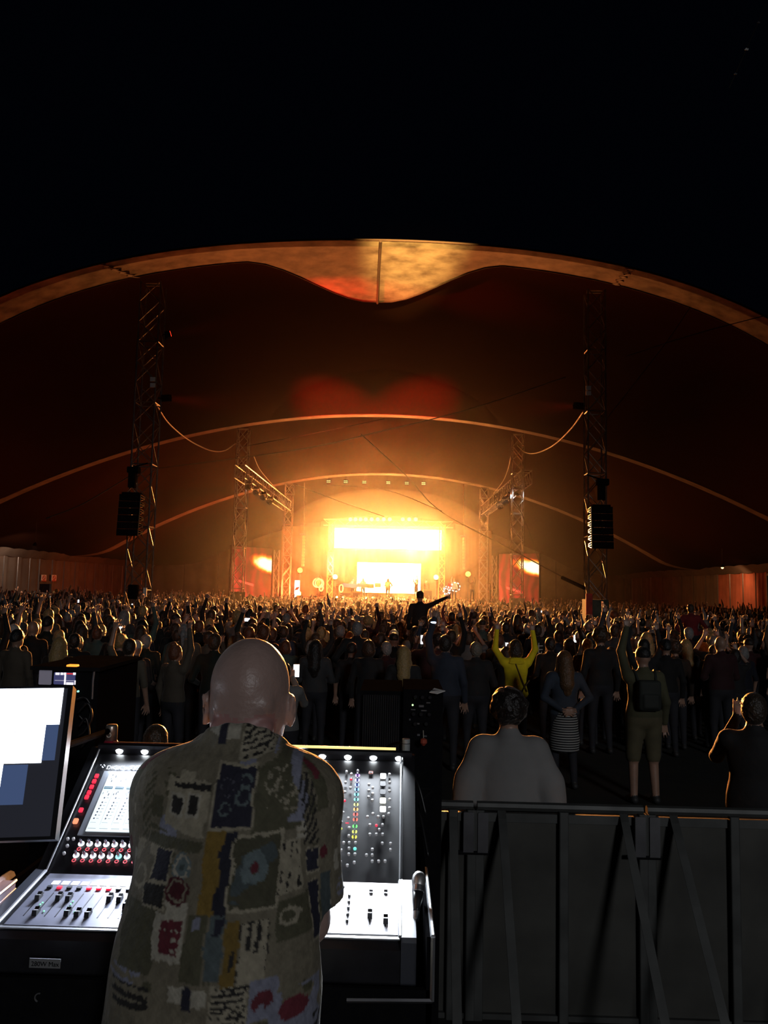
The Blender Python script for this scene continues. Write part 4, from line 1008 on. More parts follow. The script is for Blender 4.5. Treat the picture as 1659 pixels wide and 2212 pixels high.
# everyone farther back: too many to count, one mass of figures
lowb = []
for k, (kw, _) in POSES.items():
    kw = dict(kw); b = person_body(fine=False, **kw); b.p = [q for q in b.p if not (q[0] == 'c' and q[4] in (2, 3, 0) and q[3][2] < 0.75)]
    V, Fc, vm = b.net(0.04); lowb.append((k, V, Fc, vm))
lowh = {k: HAIR_B.net(0.034) for k, HAIR_B in ((k, hair_body(k)) for k in ('short', 'long', 'bob', 'cap', 'curly'))}
lowcomb = []
def decimated(V, Fc, vm, ratio):
    me = raw_mesh('tmp', V, Fc, ['skin']); a = me.attributes.new('id', 'INT', 'POINT'); a.data.foreach_set('value', vm.astype(np.int32))
    o = link('tmp', me); md = o.modifiers.new('d', 'DECIMATE'); md.ratio = ratio
    ev = o.evaluated_get(bpy.context.evaluated_depsgraph_get()); m2_ = ev.to_mesh(); m2_.calc_loop_triangles()
    v = np.empty(len(m2_.vertices) * 3); m2_.vertices.foreach_get('co', v); t = np.empty(len(m2_.loop_triangles) * 3, np.int32); m2_.loop_triangles.foreach_get('vertices', t)
    v = v.reshape(-1, 3); t = t.reshape(-1, 3)
    d = ((v[:, None, :] - V[None, :, :]) ** 2).sum(2).argmin(1); ids = vm[d]
    ev.to_mesh_clear(); bpy.data.objects.remove(o); bpy.data.meshes.remove(me)
    return v, t, ids
lowd = {k: decimated(V, Fc, vm, 0.16) for k, V, Fc, vm in lowb}
lowhd = {k: decimated(*q, 0.3) for k, q in lowh.items()}
r = random.Random(21); Vs, Ts, Cs = [], [], []; off = 0; farphones = []
pw2 = [(k, w_ * (2.0 if k in ('hands', 'handr', 'handl', 'clap', 'phone') else 1)) for k, w_ in POSE_W]
for (yy, xx, px) in ALL[N_SINGLE:]:
    pose = pick(r, pw2)[0]; hk = pick(r, HAIR_W)[0]; hk = hk if hk in lowhd else ('short' if hk != 'bald' else None); c = pick(r, COLORS)[1]; hc = pick(r, CAPC if hk == 'cap' else HCOL)[1]
    s = r.gauss(0.985, 0.05); rz = r.gauss(0, 0.3); cs, sn = math.cos(rz), math.sin(rz); sk = r.choice([(0.52, 0.31, 0.22)] * 4 + [(0.2, 0.1, 0.06)])
    pal = np.array([sk, c, (0.02, 0.02, 0.025), (0.03, 0.03, 0.03)])
    parts_ = [(lowd[pose], pal)]
    if hk: parts_.append((lowhd[hk], np.array([hc])))
    for (v, t, ids), pl in parts_:
        w_ = np.stack([xx + s * (cs * v[:, 0] - sn * v[:, 1]), yy + s * (sn * v[:, 0] + cs * v[:, 1]), s * v[:, 2]], 1)
        Vs.append(w_); Ts.append(t + off); Cs.append(pl[ids]); off += len(v)
    if pose == 'phone': farphones.append((xx, yy, rz, s))
Vs = np.concatenate(Vs); Ts = np.concatenate(Ts); Cs = np.concatenate(Cs)
mat('crowd_surface', source='attr', rough=0.6, sheen=0.5)
me = raw_mesh('distant_crowd', Vs, Ts, ['crowd_surface']); ca = me.color_attributes.new('col', 'FLOAT_COLOR', 'POINT')
ca.data.foreach_set('color', np.concatenate([Cs, np.ones((len(Cs), 1))], 1).astype(np.float32).ravel())
tag(link('distant_crowd', me), 'dense mass of people packed up to the stage, far behind the nearer crowd', 'crowd', kind='stuff')
N_FAR_TRIS = len(Ts)
ORD = 'first second third fourth fifth sixth seventh eighth ninth tenth eleventh twelfth thirteenth fourteenth fifteenth sixteenth seventeenth eighteenth nineteenth twentieth'.split() + ['twenty-' + w_ for w_ in 'first second third fourth fifth sixth seventh eighth ninth'.split()] + ['thirtieth']
farphones = sorted([q for q in farphones if q[1] < 46], key=lambda q: proj((q[0], q[1], 1.6))[0])[::5][:30]
for k, (xx, yy, rz, s) in enumerate(farphones):
    c, sn = math.cos(rz), math.sin(rz); px = proj((xx, yy, 1.6))[0]
    put_phone((xx - s * sn * 0.345, yy + s * c * 0.345, s * 1.64), rz, k % 5 == 4, '%s lit phone from the left among those far back in the crowd' % ORD[k], 1.57 if k % 2 else 0)

# ------------------------------------------------------------------ people one can single out
def single(body, hair, loc, rz, s, col, label, hcol=(0.03, 0.02, 0.012), h=0.0105, warp=None, mats=None, hh=0.009):
    me = body.mesh('person', mats or PM, h)
    o = link('person', me, None, loc); o.rotation_euler = (0, 0, rz); o.scale = (s, s, s); o.color = (*col, 1); tag(o, label, 'person')
    if hair is not None:
        hm_ = HAIR_MESH[hair] if isinstance(hair, str) else hair.mesh('hair', ['hair'], hh, warp)
        x = link('hair', hm_, o); x.color = (*hcol, 1)
    return o
def strap(o, name, pts, r_, m_, n_=6):
    return link(name, MB().tube(bez(pts, n_), r_, 6).mesh(name, m_, smooth=True), o)
# woman in the yellow jacket, both arms up
b = Body(); yb = person_body('up', 'up', 1.02, hem=0.80)
yj = single(yb, None, (1.79, 12.2, 0), 0.02, 1.0, (0.95, 0.72, 0.010), 'woman in a bright yellow jacket with both arms raised')
hb = hair_body('bob'); hb.ell(HC + V3(0, -0.04, -0.09), (0.1, 0.075, 0.07), 0, 0.03)
hm_ = link('hair', hb.mesh('hair', ['hair'], 0.009, strands(0.008, 170)), yj); hm_.color = (0.035, 0.02, 0.012, 1)
hd = Body(); hd.ell((0, -0.095, 1.41), (0.12, 0.035, 0.03), 1, 0.02); hd.cone((-0.08, -0.075, 1.45), (0.08, -0.075, 1.45), 0.022, 0.022, 1, 0.03)
x = link('collar', hd.mesh('collar', PM, 0.0105), yj); x.color = (0.95, 0.72, 0.010, 1)
mat('strap_brown', (0.10, 0.06, 0.02), 0.7)
strap(yj, 'bag_strap', [(-0.02, -0.125, 1.40), (0.05, -0.135, 1.22), (0.15, -0.125, 1.0)], 0.009, 'strap_brown')
strap(yj, 'bag_strap', [(0.19, -0.09, 1.16), (0.10, -0.138, 1.05), (0.03, -0.15, 0.90)], 0.009, 'strap_brown')
mat('watch_black', (0.01, 0.01, 0.01), 0.3)
link('wristwatch', MB().lathe([(0.036, -0.02), (0.038, 0.02)], 10, 0, Matrix.Translation((-0.275, 0.095, 1.80))).mesh('wristwatch', 'watch_black'), yj)
# woman in denim jacket and striped skirt
mat('striped_skirt', (0.4, 0.4, 0.38), 0.85)
m_ = MATS['striped_skirt']; nt = m_.node_tree; tc = nd(nt, 'ShaderNodeTexCoord'); sp = nd(nt, 'ShaderNodeSeparateXYZ'); nt.links.new(tc.outputs['Object'], sp.inputs[0])
mu = nd(nt, 'ShaderNodeMath', operation='MULTIPLY'); mu.inputs[1].default_value = 33.0; nt.links.new(sp.outputs[2], mu.inputs[0])
fr = nd(nt, 'ShaderNodeMath', operation='FRACT'); nt.links.new(mu.outputs[0], fr.inputs[0]); gt = nd(nt, 'ShaderNodeMath', operation='GREATER_THAN'); gt.inputs[1].default_value = 0.55; nt.links.new(fr.outputs[0], gt.inputs[0])
mx = nd(nt, 'ShaderNodeMix', data_type='RGBA'); mx.inputs[6].default_value = (0.012, 0.012, 0.014, 1); mx.inputs[7].default_value = (0.36, 0.36, 0.34, 1); nt.links.new(gt.outputs[0], mx.inputs[0]); nt.links.new(mx.outputs[2], nt.nodes['Principled BSDF'].inputs['Base Color'])
wb = person_body('clasp', 'clasp', 1.06, hem=0.84)
wo = single(wb, 'long', (2.16, 10.5, 0), 0.12, 0.985, (0.030, 0.042, 0.062), 'woman in a denim jacket and a long black and white striped skirt', (0.12, 0.06, 0.025))
sk = Body(); sk.cone((0, 0, 0.93), (0, 0, 0.62), 0.168, 0.185, 0, 0.04); sk.cone((0, 0, 0.62), (0, 0, 0.30), 0.185, 0.19, 0, 0.04); sk.cone((0, 0, 0.12), (0, 0, 0.0), 0.4, 0.4, 0, 0.01, 1)
link('striped_skirt', sk.mesh('striped_skirt', ['striped_skirt'], 0.014), wo)
# man in olive top and shorts with a cap and small rucksack
mat('olive_shorts', (0.10, 0.085, 0.045), 0.85, vary=0.3); mat('rucksack', (0.02, 0.024, 0.02), 0.8, vary=0.3)
ob = person_body('high', 'down', 1.12, 'long', hem=0.86, shorts=True)
om = single(ob, None, (2.98, 9.9, 0), 0.05, 1.045, (0.075, 0.072, 0.035), 'man in olive top and shorts, left arm raised, wearing a dark cap', mats=['skin', 'cloth_top', 'olive_shorts', 'shoe'])
x = link('cap', HAIR_MESH['cap'], om); x.color = (0.01, 0.01, 0.01, 1)
rb = Body(); rb.slab((0.0, -0.18, 1.22), (0.13, 0.06, 0.17), 0.04, 0, 0.02); rb.slab((0.0, -0.24, 1.16), (0.09, 0.025, 0.08), 0.02, 0, 0.02)
link('rucksack', rb.mesh('rucksack', ['rucksack'], 0.012), om)
for s in (-1, 1): strap(om, 'shoulder_strap', [(s * 0.10, -0.13, 1.36), (s * 0.12, -0.02, 1.485), (s * 0.12, 0.115, 1.36)], 0.016, 'rucksack')
# young man in the pale sweatshirt at the barrier
sb_ = Body()
base = person_body('bent', 'bent', 1.2)
mat('pale_sweatshirt', (0.22, 0.217, 0.212), 0.9, vary=0.25, scale=3.5, bump=0.35, bump_scale=7)
base.ell((0, 0.0, 1.20), (0.215, 0.15, 0.27), 1, 0.08)
for s in (-1, 1): base.chain([(s * 0.15, -0.02, 1.41), (s * 0.245, -0.05, 1.22), (s * 0.275, -0.07, 1.02)], [0.070, 0.078, 0.082], 1, 0.05)
base.ell((0, 0.0, 0.98), (0.225, 0.15, 0.12), 1, 0.05)
base.cone((0, -0.03, 1.45), (0, -0.012, 1.478), 0.075, 0.068, 1, 0.02)
hz_ = hair_body('curly')
sw = single(base, hz_, (0.74, 5.32, 0), -0.05, 1.03, (0.3, 0.3, 0.29), 'young man in a pale grey sweatshirt with a dark mop of hair at the barrier', (0.012, 0.008, 0.006), 0.0095, None, ['skin', 'pale_sweatshirt', 'cloth_bottom', 'shoe'])
# dark figure at the far right behind the barrier, hand to the head
db = person_body('phone', 'down', 1.1)
dm = single(db, 'short', (2.60, 6.0, 0), -0.35, 1.01, (0.008, 0.008, 0.009), 'dark figure beyond the barrier at far right raising a hand to the head', (0.03, 0.02, 0.012))
# figures on shoulders
def on_shoulders(x, y, arms, col, ccol, hair, hcol, label, clabel, s=1.0, rz=0.0):
    single(person_body('clap', 'clap', 1.1, fine=False), 'short', (x, y, 0), rz, 1.03, ccol, clabel, (0.03, 0.02, 0.012), 0.0135)
    ub = person_body(*arms, 1.1, legs='astride')
    single(ub, hair, (x + 0.0, y - 0.19, 0.66), rz, s, col, label, hcol, 0.0115)
on_shoulders(0.55, 19.0, ('down', 'point'), (0.012, 0.010, 0.010), (0.2, 0.17, 0.14), 'beanie', (0.01, 0.01, 0.01), 'dark figure sitting on shoulders, pointing out to the right', 'bearer carrying the pointing figure on the shoulders', 1.0)
on_shoulders(-4.75, 21.5, ('down', 'bent'), (0.09, 0.06, 0.045), (0.03, 0.03, 0.03), 'short', (0.012, 0.01, 0.008), 'child in a brown top sitting on shoulders below the left gantry', 'bearer carrying the child in the brown top', 0.72)
on_shoulders(6.75, 19.0, ('hip', 'hip'), (0.16, 0.01, 0.014), (0.012, 0.012, 0.012), 'short', (0.04, 0.025, 0.015), 'man in a dark red shirt sitting on shoulders before the right canvas wall', 'bearer in black carrying the man in dark red', 0.92, -0.1)
# grey sweatshirt with a phone beside the operator's head
gb = person_body('down', 'phone', 1.12)
gp = single(gb, 'short', (-1.22, 9.0, 0), 0.1, 0.93, (0.16, 0.16, 0.155), 'person in a pale grey sweatshirt holding a phone, beside the operator head', (0.03, 0.02, 0.012))
put_phone(tuple(np.array((-1.12, 9.34, 1.50))), 0.1, 0, 'phone in the hand of the person in pale grey sweatshirt', 1.57)
# dark man beside the yellow jacket and the tall dark pair with a lit wristband
single(person_body('down', 'bent', 1.25), 'short', (1.18, 12.0, 0), 0.1, 0.98, (0.014, 0.013, 0.014), 'broad person in black just left of the yellow jacket', (0.2, 0.17, 0.13))
tp = single(person_body('high', 'down', 1.15), 'short', (0.70, 11.4, 0), -0.2, 1.05, (0.028, 0.035, 0.055), 'tall person in dark denim, arm raised with a lit wristband', (0.02, 0.014, 0.01))
glow('wristband_light', (0.6, 0.75, 1.0), 7.0)
link('wristband', MB().ball((-0.18, 0.06, 1.90), (0.04, 0.03, 0.02), 10).mesh('wristband', 'wristband_light'), tp)
# blond long-haired figure and the near heads by the desk
single(person_body('down', 'down', 0.95), 'long', (0.12, 11.3, 0), 0.0, 0.96, (0.016, 0.015, 0.016), 'person with long blond hair in black, below the white video wall', (0.42, 0.28, 0.11))
single(person_body('bent', 'bent', 1.0), 'short', (-1.70, 5.9, -0.30), 0.2, 1.0, (0.012, 0.012, 0.012), 'dark-haired person low down behind the console, left of the operator', (0.05, 0.03, 0.016))
lp = single(person_body('down', 'down', 1.0), 'long', (-1.86, 5.0, -0.22), -0.3, 1.0, (0.015, 0.014, 0.014), 'person with long auburn hair behind the monitor arm', (0.26, 0.11, 0.04))
# child with light sleeve, left
single(person_body('up', 'down', 0.95, 'short'), 'short', (-3.55, 10.9, 0), -0.1, 0.98, (0.10, 0.085, 0.06), 'person with one bare arm up, left of the operator head', (0.02, 0.015, 0.01))
# black shirt with a white printed character
kp = P(1161, 1360, 16.6); bt = single(person_body('down', 'down', 1.05, 'short'), 'short', (kp[0], 16.6, 0), 0.0, 1.03, (0.008, 0.008, 0.008), 'person in a black shirt with a white printed character on the back', (0.03, 0.02, 0.012))
mat('print_white', (0.75, 0.74, 0.70), 0.8)
m = MB()
for a_, b_ in (((-0.085, 1.335), (0.085, 1.345)), ((0.005, 1.40), (0.0, 1.20)), ((-0.07, 1.265), (0.08, 1.275)), ((-0.005, 1.27), (-0.085, 1.20)), ((0.0, 1.205), (0.05, 1.185)), ((0.05, 1.185), (0.06, 1.23))):
    m.tube([(a_[0], -0.128, a_[1]), (b_[0], -0.128, b_[1])], 0.0085, 5)
link('printed_character', m.mesh('printed_character', 'print_white'), bt)
# performers on the stage
SP = [(688, 64.6, 'clap', (0.75, 0.5, 0.25), 'hoop dancer in pale clothes under the amber hoops', 'pony', DECK), (722, 67.4, 'bent', (0.3, 0.18, 0.1), 'musician standing right of the left stage tower', 'short', DECK),
      (899, 70.5, 'hands', (0.05, 0.03, 0.02), 'performer with raised arms at the right of the white video wall', 'short', DECK), (921, 69.5, 'stand', (0.08, 0.05, 0.03), 'musician in dark clothes by the red cabinet', 'short', DECK),
      (981, 64.7, 'up1', (0.7, 0.6, 0.55), 'performer holding up the white striped hoop', 'short', DECK), (974, 65.2, 'bent', (0.5, 0.06, 0.05), 'performer in red beside the white hoops', 'long', DECK),
      (1020, 64.0, 'hands', (0.12, 0.08, 0.05), 'performer with raised arms below the right amber globe', 'bob', DECK), (1062, 64.8, 'bent', (0.1, 0.07, 0.05), 'stagehand at the right wing of the stage', 'short', DECK),
      (762, 71.0, 'stand', (0.2, 0.12, 0.06), 'musician behind the third music stand', 'short', DECK), (784, 71.2, 'bent', (0.2, 0.12, 0.06), 'musician behind the fourth music stand', 'long', DECK), (838, 68.8, 'wide', (0.06, 0.04, 0.03), 'singer at the centre of the stage', 'long', DECK)]
for px, d, pose, col, lab, hk, z in SP:
    p = P(px, 1270, d); put_person(BODY_MESH['handr' if pose == 'up1' else pose], (p[0], d, z), math.pi + r.gauss(0, 0.3), 0.98, col, lab, 'performers on the stage', hk, (0.03, 0.02, 0.012))

# ================================================================== the sound desk
RZ = 0.60                                                    # riser height
rs = struct(link('floor_riser', None, None, (-0.6, 0.6, 0)))
for i in range(5):
    for j in range(4):
        MB().box((-3.0 + 1.2 * i + 0.004, -1.8 + 1.2 * j + 0.004, RZ - 0.1), (-1.8 + 1.2 * i - 0.004, -0.6 + 1.2 * j - 0.004, RZ)).build('deck_board', 'riser_boards', rs)
for x in (-2.9, -0.6, 1.7):
    for y in (-1.7, 0.6, 2.9): MB().tube([(x, y, 0), (x, y, RZ - 0.1)], 0.03).build('deck_leg', 'dark_aluminium', rs)

def on(px, py, pl):
    """point of the console face pl = (y0, z0, y1, z1) seen at a pixel"""
    v = ray(px, py); y0, z0, y1, z1 = pl; s = (z1 - z0) / (y1 - y0)
    t = (z0 + s * (0 - y0) - CAM_H) / (v[2] - s * v[1]); return CAM + v * t
FP = (1.77, 1.7185, 2.01, 1.7475); PP = (2.01, 1.7475, 2.33, 1.969)
KX0, KX1 = -0.835, 0.053
def frame(pl, p, up=0.0):
    """local frame on a face: x along the desk, y up the face, z out of it"""
    y0, z0, y1, z1 = pl; d = Vector((0, y1 - y0, z1 - z0)).normalized(); nn = Vector((1, 0, 0)).cross(d)
    return Matrix(((1, d.x, nn.x, 0), (0, d.y, nn.y, 0), (0, d.z, nn.z, 0), (0, 0, 0, 1))), d, nn
def at(pl, p, up=0.0):
    M, d, nn = frame(pl, p); q = Vector(p) + nn * up
    M = M.copy(); M.translation = q; return M
mat('console_black', (0.014, 0.014, 0.017), 0.38, vary=0.4, scale=30)
mat('fader_plate', (0.16, 0.165, 0.21), 0.42, vary=0.45, scale=9)
mat('fader_plate_lit', (0.80, 0.82, 0.9), 0.5, vary=0.05, scale=9)  # grey plate, the strong lamplight on it put into the colour
mat('console_trim', (0.7, 0.72, 0.75), 0.3, 0.6, vary=0.15, scale=20)
mat('screen_bezel', (0.42, 0.45, 0.5), 0.35, 0.5, vary=0.15, scale=20)
mat('lettering', (0.85, 0.87, 0.9), 0.4, emit=(0.8, 0.85, 0.9), strength=0.25, sampled=False)
mat('knob_chrome', (0.45, 0.47, 0.55), 0.25, 0.7)
mat('button_pale', (0.85, 0.86, 0.88), 0.35)
glow('ring_white', (0.92, 0.95, 1.0), 1.6); glow('led_red', (1.0, 0.02, 0.07), 1.0); glow('led_hot', (1.0, 0.25, 0.12), 1.6); glow('ring_red', (1.0, 0.12, 0.16), 0.9)
glow('led_green', (0.3, 1.0, 0.6), 1.1); glow('led_lamp', (0.9, 0.96, 1.0), 30.0); glow('button_lit', (1.0, 1.0, 1.0), 1.8); glow('button_yellow', (1.0, 1.0, 0.75), 1.7)
glow('led_yellow', (0.8, 0.9, 0.1), 0.9)
co = thing('mixing_console', 'large black digital mixing console with lit faders, screen and rainbow knobs', 'mixing console', (-0.4, 2.0, 1.60))
MB().prism([(1.755, 1.60), (1.755, 1.705), (1.772, 1.7165), (2.01, 1.7455), (2.33, 1.967), (2.42, 1.967), (2.42, 1.60)], KX0, KX1).build('body', 'console_black', co)
# deck plates, trims, hood
xs = P(265, 1960, 1.9)[0]
def plate(x0, x1, t0, t1, pl, m_, nm, up=0.002, th=0.003):
    y0, z0, y1, z1 = pl; M, d, nn = frame(pl, None); a = Vector((0, y0, z0)); L = (Vector((0, y1, z1)) - a)
    c = []
    for h in (up, up + th):
        for (x, t) in ((x0, t0), (x1, t0), (x1, t1), (x0, t1)):
            q = a + L * t + nn * h; c.append((x, q.y, q.z))
    return MB().add(c, [(0, 3, 2, 1), (4, 5, 6, 7), (0, 1, 5, 4), (1, 2, 6, 5), (2, 3, 7, 6), (3, 0, 4, 7)]).build(nm, m_, co)
plate(KX0 + 0.018, -0.33, 0.04, 0.985, FP, 'fader_plate', 'fader_plate')
plate(-0.325, KX1 - 0.03, 0.06, 0.985, FP, 'fader_plate_lit', 'fader_plate')
plate(KX0 + 0.012, KX1 - 0.03, 0.0, 0.035, FP, 'console_trim', 'front_strip', 0.001)
mat('end_cheek', (0.06, 0.065, 0.08), 0.35, 0.2)
for x0, x1, nm in ((KX0 - 0.022, KX0 + 0.002, 'left'), (KX1 - 0.028, KX1 + 0.004, 'right')):
    MB().prism([(1.752, 1.62), (1.752, 1.722), (1.765, 1.728), (2.02, 1.758), (2.05, 1.62)], x0, x1).build('end_cheek', 'end_cheek', co)
    MB().prism([(2.01, 1.60), (2.01, 1.753), (2.335, 1.985), (2.398, 1.978), (2.398, 1.60)], x0 + 0.004, x1 + 0.004).build('side_panel', 'console_black', co)
for x in (KX0 + 0.006, KX1 - 0.030):
    M, d, nn = frame(FP, None); a, b = Vector((x, FP[0], FP[1])) + nn * 0.009, Vector((x, FP[2], FP[3])) + nn * 0.009
    MB().tube([a, b], 0.0042, 6).build('edge_trim', 'console_trim', co)
    a, b = Vector((x, PP[0], PP[1])) + nn * 0.006, Vector((x, PP[2], PP[3])) + nn * 0.012
    MB().tube([a, b], 0.0026, 6).build('edge_trim', 'console_trim', co)
MB().prism([(2.325, 1.985), (2.320, 1.995), (2.328, 1.999), (2.40, 1.985), (2.40, 1.955), (2.34, 1.966)], KX0 + 0.004, KX1).build('hood', 'gloss_black', co)
MB().box((KX0 + 0.01, 2.34, 1.968), (KX1 - 0.028, 2.345, 1.984)).build('lamp_strip', 'console_trim', co)
glow('hood_rim_glint', (1.0, 0.75, 0.28), 1.25)
MB().box((-0.33, 2.398, 1.986), (0.008, 2.404, 1.9925)).build('rim_glint', 'hood_rim_glint', co)  # stage light on the hood's back rim, imitated by a glowing strip
mat('hood_edge_red', (0.12, 0.03, 0.02), 0.5)
MB().box((KX0 + 0.02, 2.398, 1.986), (-0.34, 2.404, 1.989)).build('hood_edge', 'hood_edge_red', co)
for i in range(12):
    x = P(258, 1640, 2.335)[0] + 0.0718 * i
    if x > KX1 - 0.03: break
    M = Matrix.Translation((x, 2.333, 1.9795)) @ Matrix.Rotation(math.radians(100), 4, 'X')
    MB().lathe([(0.010, 0), (0.0105, 0.003), (0.005, 0.006)], 12, 0, M).build('led_lamp', 'led_lamp', co)
lamp('console_strip_light', 'AREA', (-0.40, 2.322, 1.995), 2.2, (0.80, 0.88, 1.0), (-0.38, 2.02, 1.74), shape='RECTANGLE', size=0.80, size_y=0.012, spread=math.radians(140))
lamp('console_fader_light', 'AREA', (-0.13, 2.316, 1.992), 3.2, (0.85, 0.92, 1.0), (-0.13, 1.88, 1.76), shape='RECTANGLE', size=0.32, size_y=0.01, spread=math.radians(70))
lamp('console_fader_light', 'AREA', (-0.55, 2.316, 1.992), 4.5, (0.72, 0.80, 1.0), (-0.55, 1.88, 1.76), shape='RECTANGLE', size=0.40, size_y=0.01, spread=math.radians(70))

# touch screen with its printed picture
glow('touch_white', (0.86, 0.97, 1.0), 1.05, True); glow('touch_blue', (0.05, 0.35, 0.6), 0.5); glow('touch_ink', (0.10, 0.14, 0.28), 0.35); glow('touch_grey', (0.55, 0.68, 0.75), 0.7)
tl, br = on(236, 1676, PP), on(182, 1800, PP)
sx0 = on(210, 1740, PP)[0]; t_top = on(236, 1676, PP); t_bot = on(184, 1799, PP)
fy = lambda p: (p[1] - PP[0]) / (PP[2] - PP[0])
st0, st1 = fy(t_bot), fy(t_top); sx1 = sx0 + 0.36
plate(sx0 - 0.017, sx1 + 0.017, st0 - 0.03, st1 + 0.03, PP, 'screen_bezel', 'screen_frame', 0.002, 0.004)
ts = plate(sx0, sx1, st0, st1, PP, 'touch_white', 'touch_screen', 0.0055, 0.002)
M0, dP, nP = frame(PP, None)
Lp = Vector((0, PP[2] - PP[0], PP[3] - PP[1]))
def sq(m, x0, x1, t0, t1, up=0.0085, mi=0):
    c = []
    for (x, t) in ((x0, t0), (x1, t0), (x1, t1), (x0, t1)):
        q = Vector((x, PP[0], PP[1])) + Lp * t + nP * up; c.append(tuple(q))
    m.add(c, [(0, 1, 2, 3)], mi)
m = MB(); r = random.Random(2); nc = 12
for c_i in range(nc):
    cx0 = sx0 + (sx1 - sx0) * c_i / nc; cw = (sx1 - sx0) / nc; T = lambda v: st0 + (st1 - st0) * v
    sq(m, cx0 + 0.08 * cw, cx0 + 0.85 * cw, T(0.72), T(0.765), mi=0)
    sq(m, cx0 + 0.12 * cw, cx0 + 0.80 * cw, T(0.735), T(0.75), 0.0088, 2)
    for k, v in enumerate((0.205, 0.26, 0.315, 0.37, 0.425, 0.48, 0.56)):
        x_ = cx0 + (0.30 + 0.03 * k) * cw; sq(m, x_ - 0.0018, x_ + 0.0018, T(v) - 0.006, T(v) + 0.006, mi=1)
        sq(m, x_ + 0.006, x_ + 0.012, T(v) - 0.003, T(v) + 0.002, mi=2)
    for v in (0.62, 0.64, 0.66, 0.86, 0.9, 0.95, 0.97):
        x_ = cx0 + r.uniform(0.1, 0.7) * cw; sq(m, x_, x_ + 0.0025, T(v) - 0.010 * r.random(), T(v) + 0.010, mi=1 if r.random() < 0.6 else 2)
    sq(m, cx0 + 0.1 * cw, cx0 + 0.8 * cw, T(0.035), T(0.045), mi=2); sq(m, cx0, cx0 + 0.0007, T(0.1), T(0.7), mi=2); sq(m, cx0 + 0.1 * cw, cx0 + 0.6 * cw, T(0.135), T(0.142), mi=2)
tag(m.build('screen_picture', ['touch_blue', 'touch_ink', 'touch_grey'], ts), 'rows of dots and blue boxes shown on the touch screen')

def text(body, size, M, m_, parent, name='lettering', ext=0.0004, align='LEFT', shear=0.0):
    cu_ = bpy.data.curves.new('t', 'FONT'); cu_.body = body; cu_.size = size; cu_.extrude = ext; cu_.align_x = align; cu_.shear = shear
    o = bpy.data.objects.new('t', cu_); COL.objects.link(o)
    me_ = bpy.data.meshes.new_from_object(o.evaluated_get(bpy.context.evaluated_depsgraph_get())); bpy.data.objects.remove(o)
    me_.materials.clear(); me_.materials.append(MATS[m_]); n_ = link(name, me_, parent)
    base = Vector((0, 0, 0)); q = parent
    while q is not None: base += q.location; q = q.parent
    n_.matrix_local = Matrix.Translation(-base) @ M; return n_
M = at(PP, on(229, 1663, PP), 0.003); text('DiGiCo', 0.0185, M, 'lettering', co, 'maker_lettering')
M = at(PP, on(274, 1663.5, PP), 0.003); text('SD', 0.020, M @ Matrix.Scale(1.55, 4, (1, 0, 0)), 'lettering', co, 'model_lettering', shear=0.3)
m = MB()
for px, py in ((218.5, 1654.5), (221.5, 1658), (225.5, 1654), (223, 1660), (227, 1656.5)):
    q = on(px, py, PP); m.lathe([(0.0018, 0), (0.0018, 0.001)], 8, 0, at(PP, q, 0.003))
m.build('maker_dots', 'lettering', co)

def stud(px, py, pl, r_, h, m_, nm, up=0.002, n_=10):
    return MB().lathe([(r_, 0), (r_, h * 0.7), (r_ * 0.6, h)], n_, 0, at(pl, on(px, py, pl), up)).build(nm, m_, co)
def rect(px, py, pl, wx, wy, h, m_, nm, up=0.002):
    return MB().rbox((-wx / 2, -wy / 2, 0), (wx / 2, wy / 2, h), min(wx, wy) * 0.2, 0, at(pl, on(px, py, pl), up), 2).build(nm, m_, co)
# red squares left of the screen
for px, py in ((209.5, 1678.5), (204, 1690), (198.5, 1702), (193, 1714), (188, 1724), (175.5, 1752)): rect(px, py, PP, 0.0105, 0.013, 0.004, 'led_red', 'red_button')
rect(164, 1776, PP, 0.012, 0.015, 0.004, 'led_hot', 'red_button')
for px, py in ((147, 1815), (159.5, 1815), (146, 1830), (139, 1846)): stud(px, py, PP, 0.004, 0.007, 'button_pale', 'push_button')
# the two rows of lit rotary knobs with red rings below each
def encoder(q, pl, ring, r0=0.0078, tall=0.017):
    M = at(pl, q, 0.002); k = link('rotary_knob', None, co, Vector(q) - co.location)
    MB().lathe([(r0, 0), (r0, 0.0012)], 20, 0, M).build('light_ring', ring, k)
    MB().lathe([(r0 * 0.42, 0.001), (r0 * 0.42, tall * 0.8), (r0 * 0.34, tall)], 12, 0, M).build('knob_cap', 'knob_chrome', k)
def ringlet(q, pl, m_, r0=0.0042):
    M = at(pl, q, 0.002); MB().tube([M @ Vector((r0 * math.cos(a * 0.524), r0 * math.sin(a * 0.524), 0.001)) for a in range(12)], 0.0013, 5, closed=True).build('ring_button', m_, co)
a0, a1 = on(176, 1824, PP), on(266, 1827, PP); step = (a1[0] - a0[0]) / 5
glow('ring_cyan', (0.4, 1.0, 1.0), 1.3)
b0 = on(165, 1849, PP)
for i in range(10):
    encoder(np.array((a0[0] + step * i, a0[1], a0[2])), PP, 'ring_white')
    encoder(np.array((b0[0] + step * i, b0[1], b0[2])), PP, 'ring_cyan' if i == 5 else 'ring_white')
    q = on(171, 1835.5, PP); ringlet(np.array((q[0] + step * i, q[1], q[2])), PP, 'ring_red')
    q = on(160, 1860, PP); ringlet(np.array((q[0] + step * i, q[1], q[2])), PP, 'ring_red')
